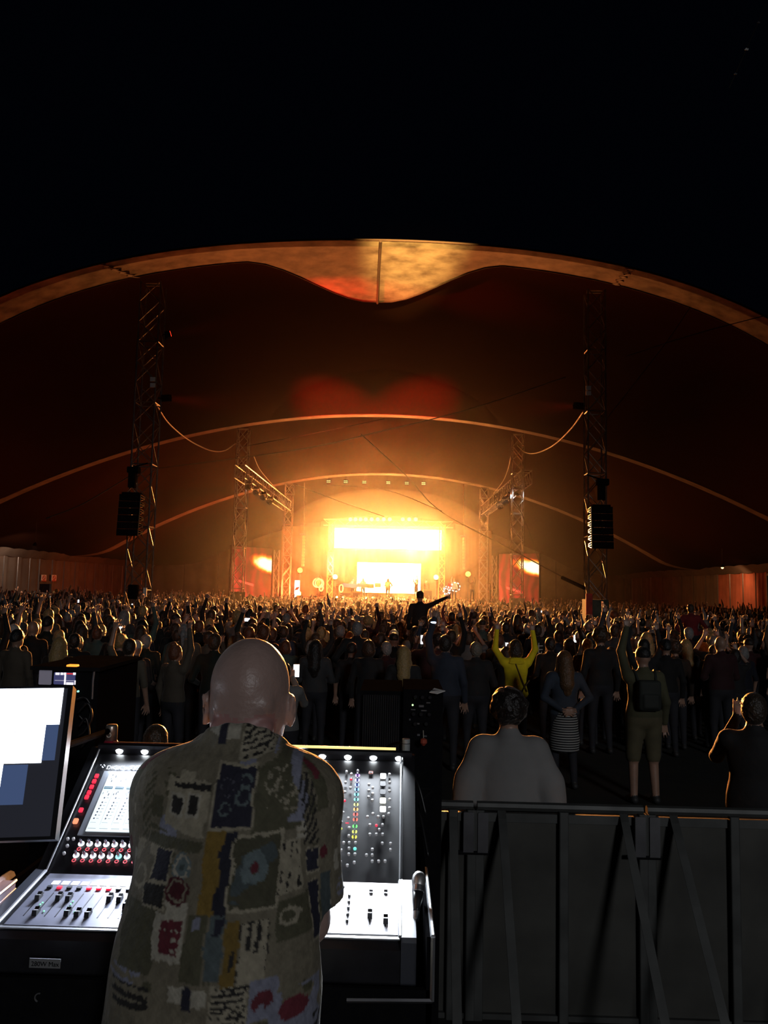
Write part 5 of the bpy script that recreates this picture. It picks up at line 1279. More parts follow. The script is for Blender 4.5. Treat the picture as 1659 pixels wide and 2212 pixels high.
# right panel: column of rainbow encoders
O3 = lambda X, Y: (660 + X / 5.53, 1580 + Y / 5.53)
rain = [('violet', (0.45, 0.12, 0.95)), ('indigo', (0.2, 0.2, 1.0)), ('blue', (0.03, 0.16, 1.0)), ('azure', (0.03, 0.35, 0.95)), ('cyan', (0.06, 0.75, 0.8)), ('aqua', (0.15, 0.8, 0.7)), ('lime', (0.75, 0.8, 0.15)),
        ('amber', (1.0, 0.5, 0.06)), ('red', (1.0, 0.06, 0.02)), ('scarlet', (1.0, 0.10, 0.02)), ('green', (0.1, 0.9, 0.12)), ('olive', (0.75, 0.85, 0.12)), ('yellow', (0.9, 0.85, 0.05))]
for (nm, c), X, Y in zip(rain, (622, 619, 615, 612, 609, 607, 604, 601, 598, 595, 590, 586, 583), (533, 588, 645, 700, 760, 820, 880, 938, 998, 1060, 1140, 1205, 1268)):
    glow('ring_' + nm + '_lit', c, 1.15)
    q = on(*O3(X, Y), PP); M = at(PP, q, 0.002); k = link('rainbow_knob', None, co, Vector(q) - co.location)
    r0 = 0.0068
    for s in (-1, 1):
        pts = [(r0 * math.cos(math.radians(a)), r0 * math.sin(math.radians(a))) for a in range(-62, 63, 12)]
        m = MB(); vs = [M @ Vector((s * x, y, 0.0005)) for x, y in pts] + [M @ Vector((s * x * 0.35, y * 0.35, 0.0005)) for x, y in pts]
        n_ = len(pts); m.add(vs, [(i, i + 1, n_ + i + 1, n_ + i) for i in range(n_ - 1)]); m.build('light_wing', 'ring_' + nm + '_lit', k)
    MB().lathe([(0.0026, 0.0), (0.0026, 0.008), (0.002, 0.010)], 10, 0, M).build('knob_cap', 'knob_chrome', k)
for X, Y in ((490, 497), (548, 525), (625, 487), (478, 625), (536, 690), (470, 740), (450, 985), (512, 1052), (427, 1100), (522, 1168), (517, 1263), (456, 1345), (522, 1345), (597, 1345), (520, 1412), (427, 1435), (517, 1482), (590, 1482), (418, 1572), (500, 1615), (582, 1580),
             (757, 650), (803, 688), (756, 722), (800, 760), (752, 798), (797, 838), (805, 1000), (740, 1035), (868, 1035), (930, 1035), (768, 1132), (919, 1132), (881, 1188), (768, 1245), (844, 1245), (919, 1245), (916, 1352), (1015, 1355), (798, 1425), (1015, 1430), (728, 1492), (798, 1492), (796, 1567), (874, 1567), (950, 1565),
             (1004, 530), (1004, 625), (1004, 728), (1003, 828), (1003, 930), (994, 1000)):
    stud(*O3(X, Y), PP, 0.0036, 0.007, 'button_pale', 'push_button', 0.002, 8)
for X, Y in ((545, 580), (467, 838), (846, 1134)): stud(*O3(X, Y), PP, 0.0034, 0.005, 'led_red', 'red_button')
stud(*O3(428, 1170), PP, 0.0028, 0.003, 'led_yellow', 'yellow_light'); stud(*O3(590, 1412), PP, 0.0042, 0.004, 'ring_aqua_lit', 'aqua_light')
rect(*O3(497, 1102), PP, 0.009, 0.003, 0.001, 'led_red', 'red_bar')
for X, Y, m_ in ((927, 545, 'button_lit'), (924, 838, 'button_yellow'), (924, 940, 'button_lit')): rect(*O3(X, Y), PP, 0.016, 0.0165, 0.004, m_, 'lit_button')
for X, Y in ((924, 638), (924, 735)): rect(*O3(X, Y), PP, 0.015, 0.0165, 0.003, 'console_black', 'dark_button')
mat('usb_rim', (0.5, 0.15, 0.1), 0.5)
rect(*O3(781, 500), PP, 0.012, 0.009, 0.002, 'usb_rim', 'usb_socket'); rect(*O3(781, 500), PP, 0.0085, 0.005, 0.0025, 'console_black', 'usb_slot')

# faders: slot, cap with a white line
mat('fader_cap', (0.012, 0.012, 0.013), 0.45)
def fader(x, v, long_=0.10):
    y0, z0, y1, z1 = FP; M, d, nn = frame(FP, None)
    ya, yb = 1.815, 1.815 + long_; pt = lambda y: Vector((x, y, z0 + (z1 - z0) * (y - y0) / (y1 - y0)))
    f = link('fader', None, co, pt(ya) - co.location)
    A = at(FP, pt(ya)); L = (pt(yb) - pt(ya)).length
    MB().box((-0.0011, 0, 0.005), (0.0011, L, 0.0058), 0, A).build('slot', 'console_black', f)
    C = at(FP, pt(ya + long_ * v))
    MB().add([C @ Vector(p) for p in ((-0.0052, -0.012, 0.006), (0.0052, -0.012, 0.006), (0.0052, 0.012, 0.006), (-0.0052, 0.012, 0.006), (-0.0048, -0.009, 0.017), (0.0048, -0.009, 0.017), (0.0048, 0.009, 0.017), (-0.0048, 0.009, 0.017), (-0.0046, 0.0, 0.0135), (0.0046, 0, 0.0135))],
             [(0, 3, 2, 1), (0, 1, 5, 4), (1, 2, 6, 9, 5), (2, 3, 7, 6), (3, 0, 4, 8, 7), (4, 5, 9, 8), (8, 9, 6, 7)]).build('fader_cap', 'fader_cap', f)
    MB().box((-0.0046, -0.0006, 0.0136), (0.0046, 0.0006, 0.0142), 0, C).build('cap_line', 'button_pale', f)
f0 = on(127, 1909, FP)[0]
for i, v in enumerate((0.74, 0.10, 0.76, 0.74, 0.12, 0.10, 0.09, 0.78, 0.76, 0.5, 0.2, 0.7)): fader(f0 - 0.012 + 0.0229 * i, v)
fader(on(800, 1965, FP)[0], 0.5, 0.08); fader(on(833, 1990, FP)[0], 0.25, 0.08)
for i in range(12):
    x = f0 - 0.004 + 0.0229 * i; q = Vector((x, 1.962, FP[1] + (FP[3] - FP[1]) * (1.962 - FP[0]) / 0.24))
    MB().rbox((-0.0085, -0.008, 0), (0.0085, 0.008, 0.0006), 0.001, 0, at(FP, q, 0.0055), 2).build('name_label', 'button_lit' if i < 12 else 'button_pale', co)
    q = Vector((x - 0.004, 1.937, FP[1] + (FP[3] - FP[1]) * (1.937 - FP[0]) / 0.24))
    MB().rbox((-0.0055, -0.0045, 0), (0.0055, 0.0045, 0.004), 0.001, 0, at(FP, q, 0.0055), 2).build('mute_button', 'led_red' if i in (1, 4, 5, 6) else 'fader_cap', co)
m = None
for px, py in ((92, 1956), (87, 1960), (81, 1967), (74.5, 1974), (95, 1974.5), (158, 1953), (153, 1959), (147, 1966), (141, 1974), (161, 1976)):
    stud(px, py, FP, 0.0021, 0.002, 'led_green', 'green_light', 0.006, 8)
for X, Y in ((522, 510), (517, 582), (510, 657), (503, 735), (495, 812)): stud(660 + X / 5.53, 1850 + Y / 5.53, FP, 0.0034, 0.006, 'fader_cap', 'push_button', 0.005)
for X, Y in ((782, 437), (782, 473), (957, 437), (957, 478), (445, 395)): rect(660 + X / 5.53, 1850 + Y / 5.53, FP, 0.0085, 0.004, 0.004, 'fader_cap', 'small_button', 0.005)

# road-case tray that the console stands in, with its aluminium edges and a rating sticker
cs = thing('road_case', 'black road case tray with aluminium edges under the console', 'case', (-0.4, 1.9, RZ))
CX0, CX1 = -0.93, 0.088
MB().box((CX0, 1.70, 1.44), (CX1, 1.712, 1.655)).build('front_board', 'black_plastic', cs); MB().box((CX0, 2.44, 1.44), (CX1, 2.452, 1.70)).build('back_board', 'black_plastic', cs)
MB().box((CX0, 1.70, 1.44), (CX0 + 0.012, 2.452, 1.72)).build('side_board', 'black_plastic', cs); MB().box((CX1 - 0.012, 1.70, 1.44), (CX1, 2.452, 1.757)).build('side_board', 'black_plastic', cs)
MB().box((CX0 + 0.012, 1.712, 1.585), (CX1 - 0.012, 2.44, 1.60)).build('tray_floor', 'black_plastic', cs)
for a, b in (((CX1, 1.70, 1.635), (CX1, 1.70, 1.757)), ((CX1, 1.70, 1.757), (CX1, 2.1, 1.757)), ((CX1, 1.70, 1.636), (CX1 - 0.17, 1.70, 1.632)), ((CX0, 1.70, 1.60), (CX0, 1.70, 1.655))):
    MB().tube([a, b], 0.005, 6).build('edge_profile', 'case_aluminium' if abs(a[2] - b[2]) > 0.05 or a[1] != b[1] else 'dark_aluminium', cs)
for x in (CX0 + 0.05, CX1 - 0.05):
    for y in (1.76, 2.4): MB().box((x - 0.03, y - 0.03, RZ), (x + 0.03, y + 0.03, 1.585)).build('case_leg', 'black_metal', cs)
mat('sticker_grey', (0.16, 0.165, 0.17), 0.6)
stk = MB().box((-0.757, 1.6985, 1.6545 - 0.022), (-0.694, 1.70, 1.6545 - 0.004)).build('sticker', 'sticker_grey', cs)
q = P(97, 2081, 1.699); stk.location = (q[0] + 0.7255, 0, q[2] - 1.6415)
text('280W Max', 0.0125, Matrix.Translation((q[0] - 0.0275, 1.6975, q[2] - 0.005)) @ Matrix.Rotation(math.radians(90), 4, 'X'), 'black_plastic', cs, 'sticker_lettering')
mat('cable_black', (0.01, 0.01, 0.011), 0.4)
hk = P(84, 2155, 1.69); MB().tube([(hk[0] + 0.008 * math.cos(a), hk[1], hk[2] + 0.008 * math.sin(a)) for a in np.linspace(1.3, 4.4, 10)], 0.0016, 5).build('hook', 'case_aluminium', cs)

# second case at the left edge, lid edges catching the light
mat('case_grey', (0.25, 0.27, 0.3), 0.8, spec=0.0, vary=0.3, scale=30)
c2 = thing('equipment_case', 'dark equipment case with bright edges at the lower left corner', 'case', (-1.16, 1.9, RZ))
def edge(p0, p1, r_, m_='case_aluminium'): MB().tube([p0, p1], r_, 6).build('edge_profile', m_, c2)
A0, A1 = P(34, 1902, 1.98), P(-40, 1962, 1.70)
MB().add([A0, A1, A1 + np.array((0.0, 0, -0.09)), A0 + np.array((0, 0, -0.075)), A0 + np.array((-0.3, 0.0, 0.0)), A1 + np.array((-0.3, 0, 0)), A1 + np.array((-0.3, 0, -0.09)), A0 + np.array((-0.3, 0, -0.075))],
         [(0, 1, 2, 3), (4, 7, 6, 5), (0, 4, 5, 1), (3, 2, 6, 7), (0, 3, 7, 4), (1, 5, 6, 2)]).build('case_body', 'fader_plate', c2)
edge(A0, A1, 0.0042); edge(A0 + np.array((0.001, 0, -0.018)), A1 + np.array((0.001, 0, -0.022)), 0.0015); edge(A0 + np.array((0.001, 0.0, -0.072)), A1 + np.array((0.001, 0, -0.086)), 0.0015)
B0, B1 = P(22, 1892, 2.1), P(-60, 1950, 1.75)
MB().tube([B0, B1], 0.013, 8).build('lid_edge', 'case_grey', c2)
MB().box((-1.5, 1.75, RZ), (-1.05, 2.2, 1.60)).build('stand', 'black_plastic', c2)

# monitor on its arm
mo = thing('monitor', 'large flat monitor showing a white schedule table, at the left edge', 'monitor', tuple(P(0, 1822, 1.60)))
TR, BRc = Vector(P(158, 1481, 1.76)), Vector(P(119, 1813, 1.64)); TL, BL = Vector(P(0, 1478, 1.745)), Vector(P(0, 1823, 1.625))
ux = ((TR - TL) + (BRc - BL)).normalized(); TLf, BLf = TR - ux * 0.56, BRc - ux * 0.56
vz = (TR - BRc); Hm = vz.length; vz.normalize(); nm_ = ux.cross(vz).normalized()                  # nm_ points to the viewer side or away
if nm_.y > 0: nm_ = -nm_
def mp_(a, b, up): return TR - ux * a - vz * b + nm_ * up                                       # a from the right edge, b from the top edge
def mquad(m, a0, a1, b0, b1, up, mi): m.add([mp_(a1, b1, up), mp_(a0, b1, up), mp_(a0, b0, up), mp_(a1, b0, up)], [(0, 1, 2, 3)], mi)
m = MB(); c8 = [mp_(a, b, u) for u in (0, -0.03) for (a, b) in ((0, 0), (0.56, 0), (0.56, Hm), (0, Hm))]
m.add(c8, [(0, 1, 2, 3), (4, 7, 6, 5), (0, 4, 5, 1), (1, 5, 6, 2), (2, 6, 7, 3), (3, 7, 4, 0)]); m.build('housing', 'gloss_black', mo)
glow('table_white', (0.82, 0.88, 1.0), 4.5, True); glow('table_blue', (0.045, 0.075, 0.17), 0.9); glow('table_dark', (0.010, 0.011, 0.018), 0.8); glow('table_ink', (0.45, 0.45, 0.42), 1.0); glow('table_edge', (0.02, 0.028, 0.06), 0.8)
pxm = 0.35 / 345.0                                                                               # metres per picture pixel on the monitor
m = MB(); E = 0.013
sc_ = Hm / 333.0
X_ = lambda px, py: (152 - (py - 1481) * 0.1 - px) * sc_ + 0.006
mquad(m, 0.010, 0.55, 0.006, Hm - 0.006, 0.001, 2)
sp_ = m.build('screen', ['table_white', 'table_blue', 'table_dark', 'table_ink', 'table_edge'], mo)
m = MB(); b_ = lambda py: (py - 1481) * sc_
mquad(m, 0.018, 0.54, b_(1487), b_(1571), 0.002, 0)
mquad(m, 0.045, 0.54, b_(1571), b_(1655), 0.002, 0); mquad(m, 0.019, 0.045, b_(1571), b_(1650), 0.002, 1)
mquad(m, 0.119, 0.54, b_(1655), b_(1750), 0.002, 0); mquad(m, 0.070, 0.119, b_(1658), b_(1742), 0.002, 1)
r = random.Random(9)
for py, amax in ((1494, 0.03), (1577, 0.055), (1667, 0.125)):
    a = amax
    while a < 0.52:
        L = r.choice((5, 5, 6, 9, 16, 18)); 
        if r.random() < 0.85: mquad(m, a, a + 0.0011, b_(py), b_(py + L), 0.003, 3)
        a += 0.0055
m.build('schedule_table', ['table_white', 'table_blue', 'table_dark', 'table_ink', 'table_edge'], sp_)
q = P(118, 1770, 1.68); q2 = P(155, 1640, 1.84)
arm = thing('monitor_bracket', 'dark monitor arm ending in a silver and red clamp behind the console', 'monitor arm', tuple(P(237, 1610, 2.5)))
mat('clamp_red', (0.35, 0.02, 0.04), 0.35, vary=0.2); mat('clamp_silver', (0.5, 0.45, 0.4), 0.35, 0.8, vary=0.3, scale=40)
pc = Vector(P(240, 1600, 2.50))
MB().tube([P(120, 1618, 1.86), P(175, 1600, 2.15), P(232, 1580, 2.48)], 0.009, 8).build('bar', 'black_metal', arm)
MB().lathe([(0.017, 0.0), (0.022, 0.002), (0.022, 0.022), (0.018, 0.03)], 18, 0, Matrix.Translation((pc.x, pc.y, pc.z - 0.028))).build('clamp_foot', 'clamp_red', arm, smooth=True)
MB().lathe([(0.0175, 0.0), (0.0175, 0.042), (0.015, 0.046)], 18, 0, Matrix.Translation((pc.x, pc.y, pc.z + 0.002))).build('clamp_post', 'clamp_silver', arm, smooth=True)
qh = Vector(P(235, 1588, 2.478)); MB().tube([(qh.x + 0.0065 * math.cos(a * 0.524), qh.y, qh.z + 0.0065 * math.sin(a * 0.524)) for a in range(12)], 0.0016, 5, closed=True).build('clamp_ring', 'rope_white', arm)
MB().tube([(pc.x, pc.y, pc.z - 0.025), (pc.x, pc.y, RZ)], 0.014).build('post', 'black_metal', arm)

# small rack unit with a screen behind the monitor
ru = thing('rack_unit', 'black rack unit with small blue screen and orange lamp behind the monitor', 'rack', tuple(P(150, 1500, 2.6)))
def R(px, py, d=2.6): return Vector(P(px, py, d))
a, b = R(84, 1446, 2.65), R(203, 1640, 2.65)
MB().box((a.x, 2.65, b.z), (b.x, 3.05, a.z)).build('cabinet', 'black_plastic', ru)
def rq(x0, x1, y0, y1, m_, nm, d=2.645, th=0.004):
    a, b = P(x0, y0, d), P(x1, y1, d); return MB().rbox((a[0], d - th, b[2]), (b[0], d, a[2]), 0.003).build(nm, m_, ru)
mat('panel_grey', (0.25, 0.24, 0.28), 0.6, emit=(0.25, 0.24, 0.32), strength=0.25, sampled=False)
glow('rack_blue', (0.07, 0.075, 0.22), 0.6); glow('rack_white', (0.95, 0.9, 1.0), 1.1); glow('rack_red', (0.9, 0.05, 0.05), 0.8); glow('lamp_orange', (1.0, 0.28, 0.03), 2.0); glow('rack_green', (0.4, 1.0, 0.75), 1.2)
rq(86, 111, 1447, 1479, 'panel_grey', 'side_panel'); sc = rq(118, 162, 1452, 1479, 'rack_blue', 'screen')
def rs_(x0, x1, y0, y1, m_, nm):
    a, b = P(x0, y0, 2.638), P(x1, y1, 2.638); MB().box((a[0], 2.6375, b[2]), (b[0], 2.6405, a[2])).build(nm, m_, sc)
rs_(118, 162, 1469.7, 1471, 'rack_white', 'screen_line'); rs_(139.5, 141, 1453, 1479, 'rack_white', 'screen_line'); rs_(161, 162.4, 1470, 1479, 'rack_white', 'screen_line')
for x0, x1 in ((120, 128), (131, 136), (138, 142), (158, 163)): rs_(x0, x1, 1453, 1458, 'rack_white', 'screen_mark')
rs_(144, 158, 1454, 1457, 'rack_red', 'screen_mark'); rs_(143, 158, 1474, 1479.5, 'rack_white', 'screen_mark')
rq(149, 171, 1434.5, 1440.5, 'lamp_orange', 'warning_lamp', 2.66, 0.02); rq(167, 171.5, 1491, 1495.5, 'rack_green', 'power_light')
MB().tube([R(204, 1446, 2.64), R(201, 1470, 2.64), R(199, 1510, 2.64)], 0.004).build('grab_handle', 'dark_aluminium', ru)
MB().box((a.x - 0.02, 2.63, a.z), (b.x + 0.01, 3.07, a.z + 0.012)).build('lid', 'black_metal', ru)
MB().box((a.x, 2.66, RZ), (b.x, 3.05, b.z)).build('stand', 'black_plastic', ru)
for k, pts in enumerate((((165, 1512), (185, 1508), (196, 1530), (188, 1560), (170, 1545)), ((168, 1540), (190, 1520), (198, 1550), (182, 1580), (168, 1590)), ((170, 1570), (186, 1552), (192, 1590), (175, 1615)))):
    MB().tube(bez([P(x, y, 2.62 - 0.01 * k) for x, y in pts], 8), 0.004, 6).build('patch_cable', 'cable_black', ru, smooth=True)

# talkback microphone in its clip
mat('mic_grille', (0.6, 0.6, 0.6), 0.4, 0.8, vary=0.4, scale=250); mat('mic_black', (0.02, 0.02, 0.022), 0.3)
mt, mb = Vector(P(905, 1898, 1.90)), Vector(P(898, 1992, 1.84)); ax_ = (mb - mt); Lm = ax_.length; Mm = Matrix.Translation(mt) @ ax_.to_track_quat('Z', 'Y').to_matrix().to_4x4()
mi_ = thing('microphone', 'black handheld microphone with silver grille hanging beside the console', 'microphone', tuple(mt))
MB().lathe([(0.002, -0.0155), (0.009, -0.0135), (0.0145, -0.006), (0.016, 0.003), (0.0145, 0.014), (0.0125, 0.020)], 18, 0, Mm).build('grille', 'mic_grille', mi_, smooth=True)
MB().lathe([(0.0135, 0.017), (0.0135, 0.028), (0.012, 0.030)], 18, 0, Mm).build('collar', 'case_aluminium', mi_)
MB().lathe([(0.0125, 0.030), (0.0105, 0.05), (0.0078, Lm * 0.72), (0.0074, Lm * 0.76)], 18, 0, Mm).build('handle', 'mic_black', mi_, smooth=True)
MB().lathe([(0.0072, Lm * 0.76), (0.0072, Lm * 0.92), (0.005, Lm)], 14, 0, Mm).build('connector', 'case_aluminium', mi_)
e_ = Vector(P(896, 2010, 1.83)); MB().tube(bez([mb, e_, Vector(P(896, 2040, 1.80)), Vector((0.074, 1.76, 1.605))], 8), 0.003, 6).build('cable', 'cable_black', mi_, smooth=True)
# pole behind the console
pp = Vector(P(877, 1596, 2.50)); po = thing('stand_pole', 'grey ringed pole standing behind the right end of the console', 'pole', (pp.x, 2.5, RZ))
mat('pole_grey', (0.42, 0.45, 0.45), 0.45, 0.3, vary=0.3, scale=30)
MB().lathe([(0.0125, 0.0), (0.0125, -0.055), (0.0135, -0.056), (0.0135, -0.065), (0.008, -0.066), (0.006, -(pp.z - RZ))], 14, 0, Matrix.Translation(pp)).build('tube', 'pole_grey', po, smooth=False)
for dz in (0.012, 0.034): MB().lathe([(0.0132, -dz), (0.0132, -dz - 0.002)], 14, 0, Matrix.Translation(pp)).build('ring', 'dark_aluminium', po)
for pts, lb in (((( 862, 1622, 2.6), (838, 1612, 2.6), (870, 1608, 2.52), (886, 1660, 2.5), (905, 1700, 2.46), (920, 1760, 2.44)), 'loose black cable looped over the pole behind the console'),
                (((890, 1702, 2.5), (930, 1708, 2.6), (905, 1735, 2.5), (912, 1780, 2.45), (925, 1850, 2.4)), 'black cable hanging down beside the console right end')):
    tag(MB().tube(bez([P(*p) for p in pts], 8), 0.0045, 6).build('loose_cable', 'cable_black', smooth=True), lb, 'cable')
# meshed speaker and the processor rack in front of the desk
fr_ = thing('processor_rack', 'dark processor rack with knobs and one green light before the desk', 'rack', tuple(P(915, 1600, 3.0)))
a, b = P(872, 1489, 3.0), P(956, 1600, 3.0)
MB().box((a[0], 3.0, RZ), (b[0], 3.35, a[2])).build('cabinet', 'black_plastic', fr_)
glow('green_dot', (0.65, 1.0, 0.5), 1.3)
for X, Y in ((1140, 205), (1265, 215), (1400, 215), (1105, 515), (1240, 520), (1385, 520), (1130, 690), (1330, 690)):
    q = Vector(P(760 + X / 8.295, 1480 + Y / 8.295, 2.998)); MB().lathe([(0.0085, 0), (0.0085, 0.008), (0.006, 0.011)], 12, 0, Matrix.Translation(q) @ Matrix.Rotation(math.radians(90), 4, 'X')).build('knob', 'gloss_black', fr_)
for X, Y, wx, wz in ((1245, 375, 0.018, 0.008), (1370, 315, 0.014, 0.004), (1100, 437, 0.016, 0.004), (1290, 455, 0.02, 0.004), (1195, 890, 0.010, 0.007), (1310, 912, 0.014, 0.005), (1190, 690, 0.009, 0.005), (1040, 615, 0.006, 0.006)):
    q = P(760 + X / 8.295, 1480 + Y / 8.295, 2.999); MB().box((q[0] - wx / 2, 2.996, q[2] - wz / 2), (q[0] + wx / 2, 3.0, q[2] + wz / 2)).build('marking', 'dark_aluminium', fr_)
q = Vector(P(760 + 1090 / 8.295, 1480 + 355 / 8.295, 2.997)); MB().lathe([(0.0035, 0), (0.0035, 0.004)], 10, 0, Matrix.Translation(q) @ Matrix.Rotation(math.radians(90), 4, 'X')).build('green_light', 'green_dot', fr_)
sp2 = thing('meshed_speaker', 'dark speaker with meshed front standing left of the processor rack', 'speaker', tuple(P(820, 1600, 3.0)))
a2, b2 = P(778, 1492, 3.02), P(868, 1600, 3.02)
MB().box((a2[0], 3.03, RZ), (b2[0], 3.4, a2[2])).build('cabinet', 'black_plastic', sp2)
MB().rbox((a2[0] + 0.01, 3.018, RZ + 0.3), (b2[0] - 0.01, 3.03, a2[2] - 0.01), 0.01).build('grille', 'black_metal', sp2)
for k in range(17):
    x = a2[0] + 0.014 + (b2[0] - a2[0] - 0.028) * k / 16; MB().tube([(x, 3.016, RZ + 0.32), (x, 3.016, a2[2] - 0.014)], 0.0014, 4).build('grille_rib', 'dark_aluminium', sp2)
# papers and hand-lit cup by the rack
mat('red_tag', (0.35, 0.06, 0.03), 0.7)
q = P(915, 1602, 2.95); t = thing('reel_tag', 'small dull red tag hanging in front of the processor rack', 'tag', tuple(q))
MB().lathe([(0.003, 0.012), (0.012, 0.008), (0.013, -0.004), (0.004, -0.014)], 10, 0, Matrix.Translation(q)).build('tag_body', 'red_tag', t); MB().tube([q, (q[0], q[1] + 0.05, q[2] + 0.03)], 0.0015, 5).build('string', 'wire_pale', t)

q = P(944, 1494, 2.99); t = thing('card', 'small bright card lying on the top corner of the processor rack', 'card', tuple(q))
MB().add([(q[0] - 0.028, 2.985, q[2] - 0.004), (q[0] + 0.0, 2.97, q[2] - 0.006), (q[0] + 0.03, 2.99, q[2] + 0.002), (q[0] - 0.008, 3.03, q[2] + 0.006), (q[0] - 0.028, 2.985, q[2] - 0.002), (q[0] + 0.0, 2.97, q[2] - 0.004), (q[0] + 0.03, 2.99, q[2] + 0.004), (q[0] - 0.008, 3.03, q[2] + 0.008)], [(0, 3, 2, 1), (4, 5, 6, 7), (0, 1, 5, 4), (1, 2, 6, 5), (2, 3, 7, 6), (3, 0, 4, 7)]).build('sheet', 'sign_white', t)

# ------------------------------------------------------------------ crowd barrier
mat('barrier_steel', (0.09, 0.094, 0.09), 0.55, 0.5, vary=0.5, scale=5)
mat('barrier_mesh', (0.066, 0.066, 0.058), 0.6, 0.4, vary=0.5, scale=3)
m_ = MATS['barrier_mesh']; nt = m_.node_tree; vo = nd(nt, 'ShaderNodeTexVoronoi'); vo.inputs['Scale'].default_value = 105; vo.inputs['Randomness'].default_value = 0.0
tc = nd(nt, 'ShaderNodeTexCoord'); nt.links.new(tc.outputs['Object'], vo.inputs['Vector']); mr = nd(nt, 'ShaderNodeMapRange'); mr.inputs[1].default_value = 0.25; mr.inputs[2].default_value = 0.4
nt.links.new(vo.outputs['Distance'], mr.inputs[0]); pb = nt.nodes['Principled BSDF']; old = pb.inputs['Base Color'].links[0].from_socket
mx = nd(nt, 'ShaderNodeMix', data_type='RGBA'); mx.inputs[6].default_value = (0.004, 0.004, 0.004, 1); nt.links.new(mr.outputs[0], mx.inputs[0]); nt.links.new(old, mx.inputs[7]); nt.links.new(mx.outputs[2], pb.inputs['Base Color'])
BY = 4.95
def barrier(x0, x1, label, ups, braces):
    t = thing('crowd_barrier', label, 'barrier', (x0, BY, 0))
    MB().tube([(x0 + 0.01, BY, 1.185), (x1 - 0.01, BY, 1.185)], 0.028, 8).build('top_rail', 'barrier_steel', t)
    MB().box((x0 + 0.015, BY - 0.006, 0.03), (x1 - 0.015, BY + 0.006, 1.15)).build('mesh_panel', 'barrier_mesh', t)
    MB().box((x0 + 0.015, BY - 0.02, 1.10), (x1 - 0.015, BY - 0.007, 1.15)).build('panel_strip', 'barrier_steel', t)
    MB().box((x0 + 0.01, BY - 0.03, 0.0), (x1 - 0.01, BY + 0.9, 0.03)).build('foot_plate', 'barrier_steel', t)
    for x in ups: MB().rbox((x - 0.028, BY - 0.05, 0.0), (x + 0.028, BY - 0.008, 1.17), 0.008, ax=2).build('upright', 'barrier_steel', t)
    for x, dx in braces:
        M = Matrix(); m = MB(); a, b = Vector((x, BY - 0.03, 1.15)), Vector((x + dx, BY - 0.95, 0.02))
        s = Vector((0.024, 0, 0)); u_ = Vector((0, 0.022, 0.022))
        m.add([a - s - u_, a + s - u_, a + s + u_, a - s + u_, b - s - u_, b + s - u_, b + s + u_, b - s + u_], [(0, 1, 2, 3), (4, 7, 6, 5), (0, 4, 5, 1), (1, 5, 6, 2), (2, 6, 7, 3), (3, 7, 4, 0)])
        m.build('brace', 'barrier_steel', t)
    for x in (x0 + 0.04, x1 - 0.04):
        MB().rbox((x - 0.03, BY - 0.06, 0.93), (x + 0.03, BY - 0.02, 1.16), 0.006, ax=1).build('coupling', 'dark_aluminium', t)
    MB().tube([(x1 - 0.12, BY - 0.05, 0.93), (x1 + 0.08, BY - 0.05, 0.93)], 0.012).build('coupling_pin', 'black_metal', t)
    return t
X_of = lambda px: P(px, 1745, BY)[0]
e0 = X_of(1027); e1 = X_of(1393); W = e1 - e0
barrier(e0 - W, e0 - 0.004, 'steel crowd barrier section beside the console, left of the first coupling', [X_of(978), X_of(1018)], [(X_of(978), -0.02)])
barrier(e0, e1 - 0.004, 'steel crowd barrier section below the pale sweatshirt, between the two couplings', [X_of(1215), X_of(1385), X_of(1035)], [(X_of(1083), -0.01), (X_of(1345), 0.02)])
barrier(e1, e1 + W, 'steel crowd barrier section at the far right', [X_of(1402), X_of(1580)], [(X_of(1452), 0.03), (e1 + W - 0.1, 0.03)])

# ================================================================== the sound engineer
OB = Vector((-0.305, 1.46, RZ)); ob_ = np.array(OB)
L_ = lambda x, y, z: np.array((x, y, z)) - ob_                      # world point to the figure's own space
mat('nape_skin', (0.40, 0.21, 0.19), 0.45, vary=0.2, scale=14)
mat('engineer_skin', (0.40, 0.275, 0.235), 0.4, sheen=0.25, vary=0.2, scale=14, bump=0.12, bump_scale=90)
mat('trousers', (0.02, 0.021, 0.026), 0.85, vary=0.3, scale=6)
en = Body()
# head, bowed a little over the desk: skull, nape fold, ears, face turned to the console
hx, hy, hz_ = -0.3085, 1.765, 2.213
en.ell(L_(hx, hy - 0.006, hz_ + 0.012), (0.0775, 0.098, 0.106), 0, 0.02)
en.ell(L_(hx, hy - 0.006, hz_ + 0.034), (0.0745, 0.092, 0.083), 0, 0.03)
en.ell(L_(hx, hy - 0.02, hz_ - 0.045), (0.0765, 0.082, 0.072), 0, 0.03)
en.ell(L_(hx, hy + 0.045, hz_ - 0.055), (0.060, 0.062, 0.075), 0, 0.03)
en.ell(L_(hx, hy + 0.075, hz_ - 0.100), (0.036, 0.034, 0.026), 0, 0.02)
en.cone(L_(hx, hy + 0.096, hz_ - 0.004), L_(hx, hy + 0.122, hz_ - 0.042), 0.008, 0.013, 0, 0.012)
en.cone(L_(hx - 0.03, hy + 0.088, hz_ + 0.012), L_(hx + 0.03, hy + 0.088, hz_ + 0.012), 0.011, 0.011, 0, 0.015)
en.cone(L_(hx - 0.02, hy + 0.10, hz_ - 0.072), L_(hx + 0.02, hy + 0.10, hz_ - 0.072), 0.008, 0.008, 0, 0.01)
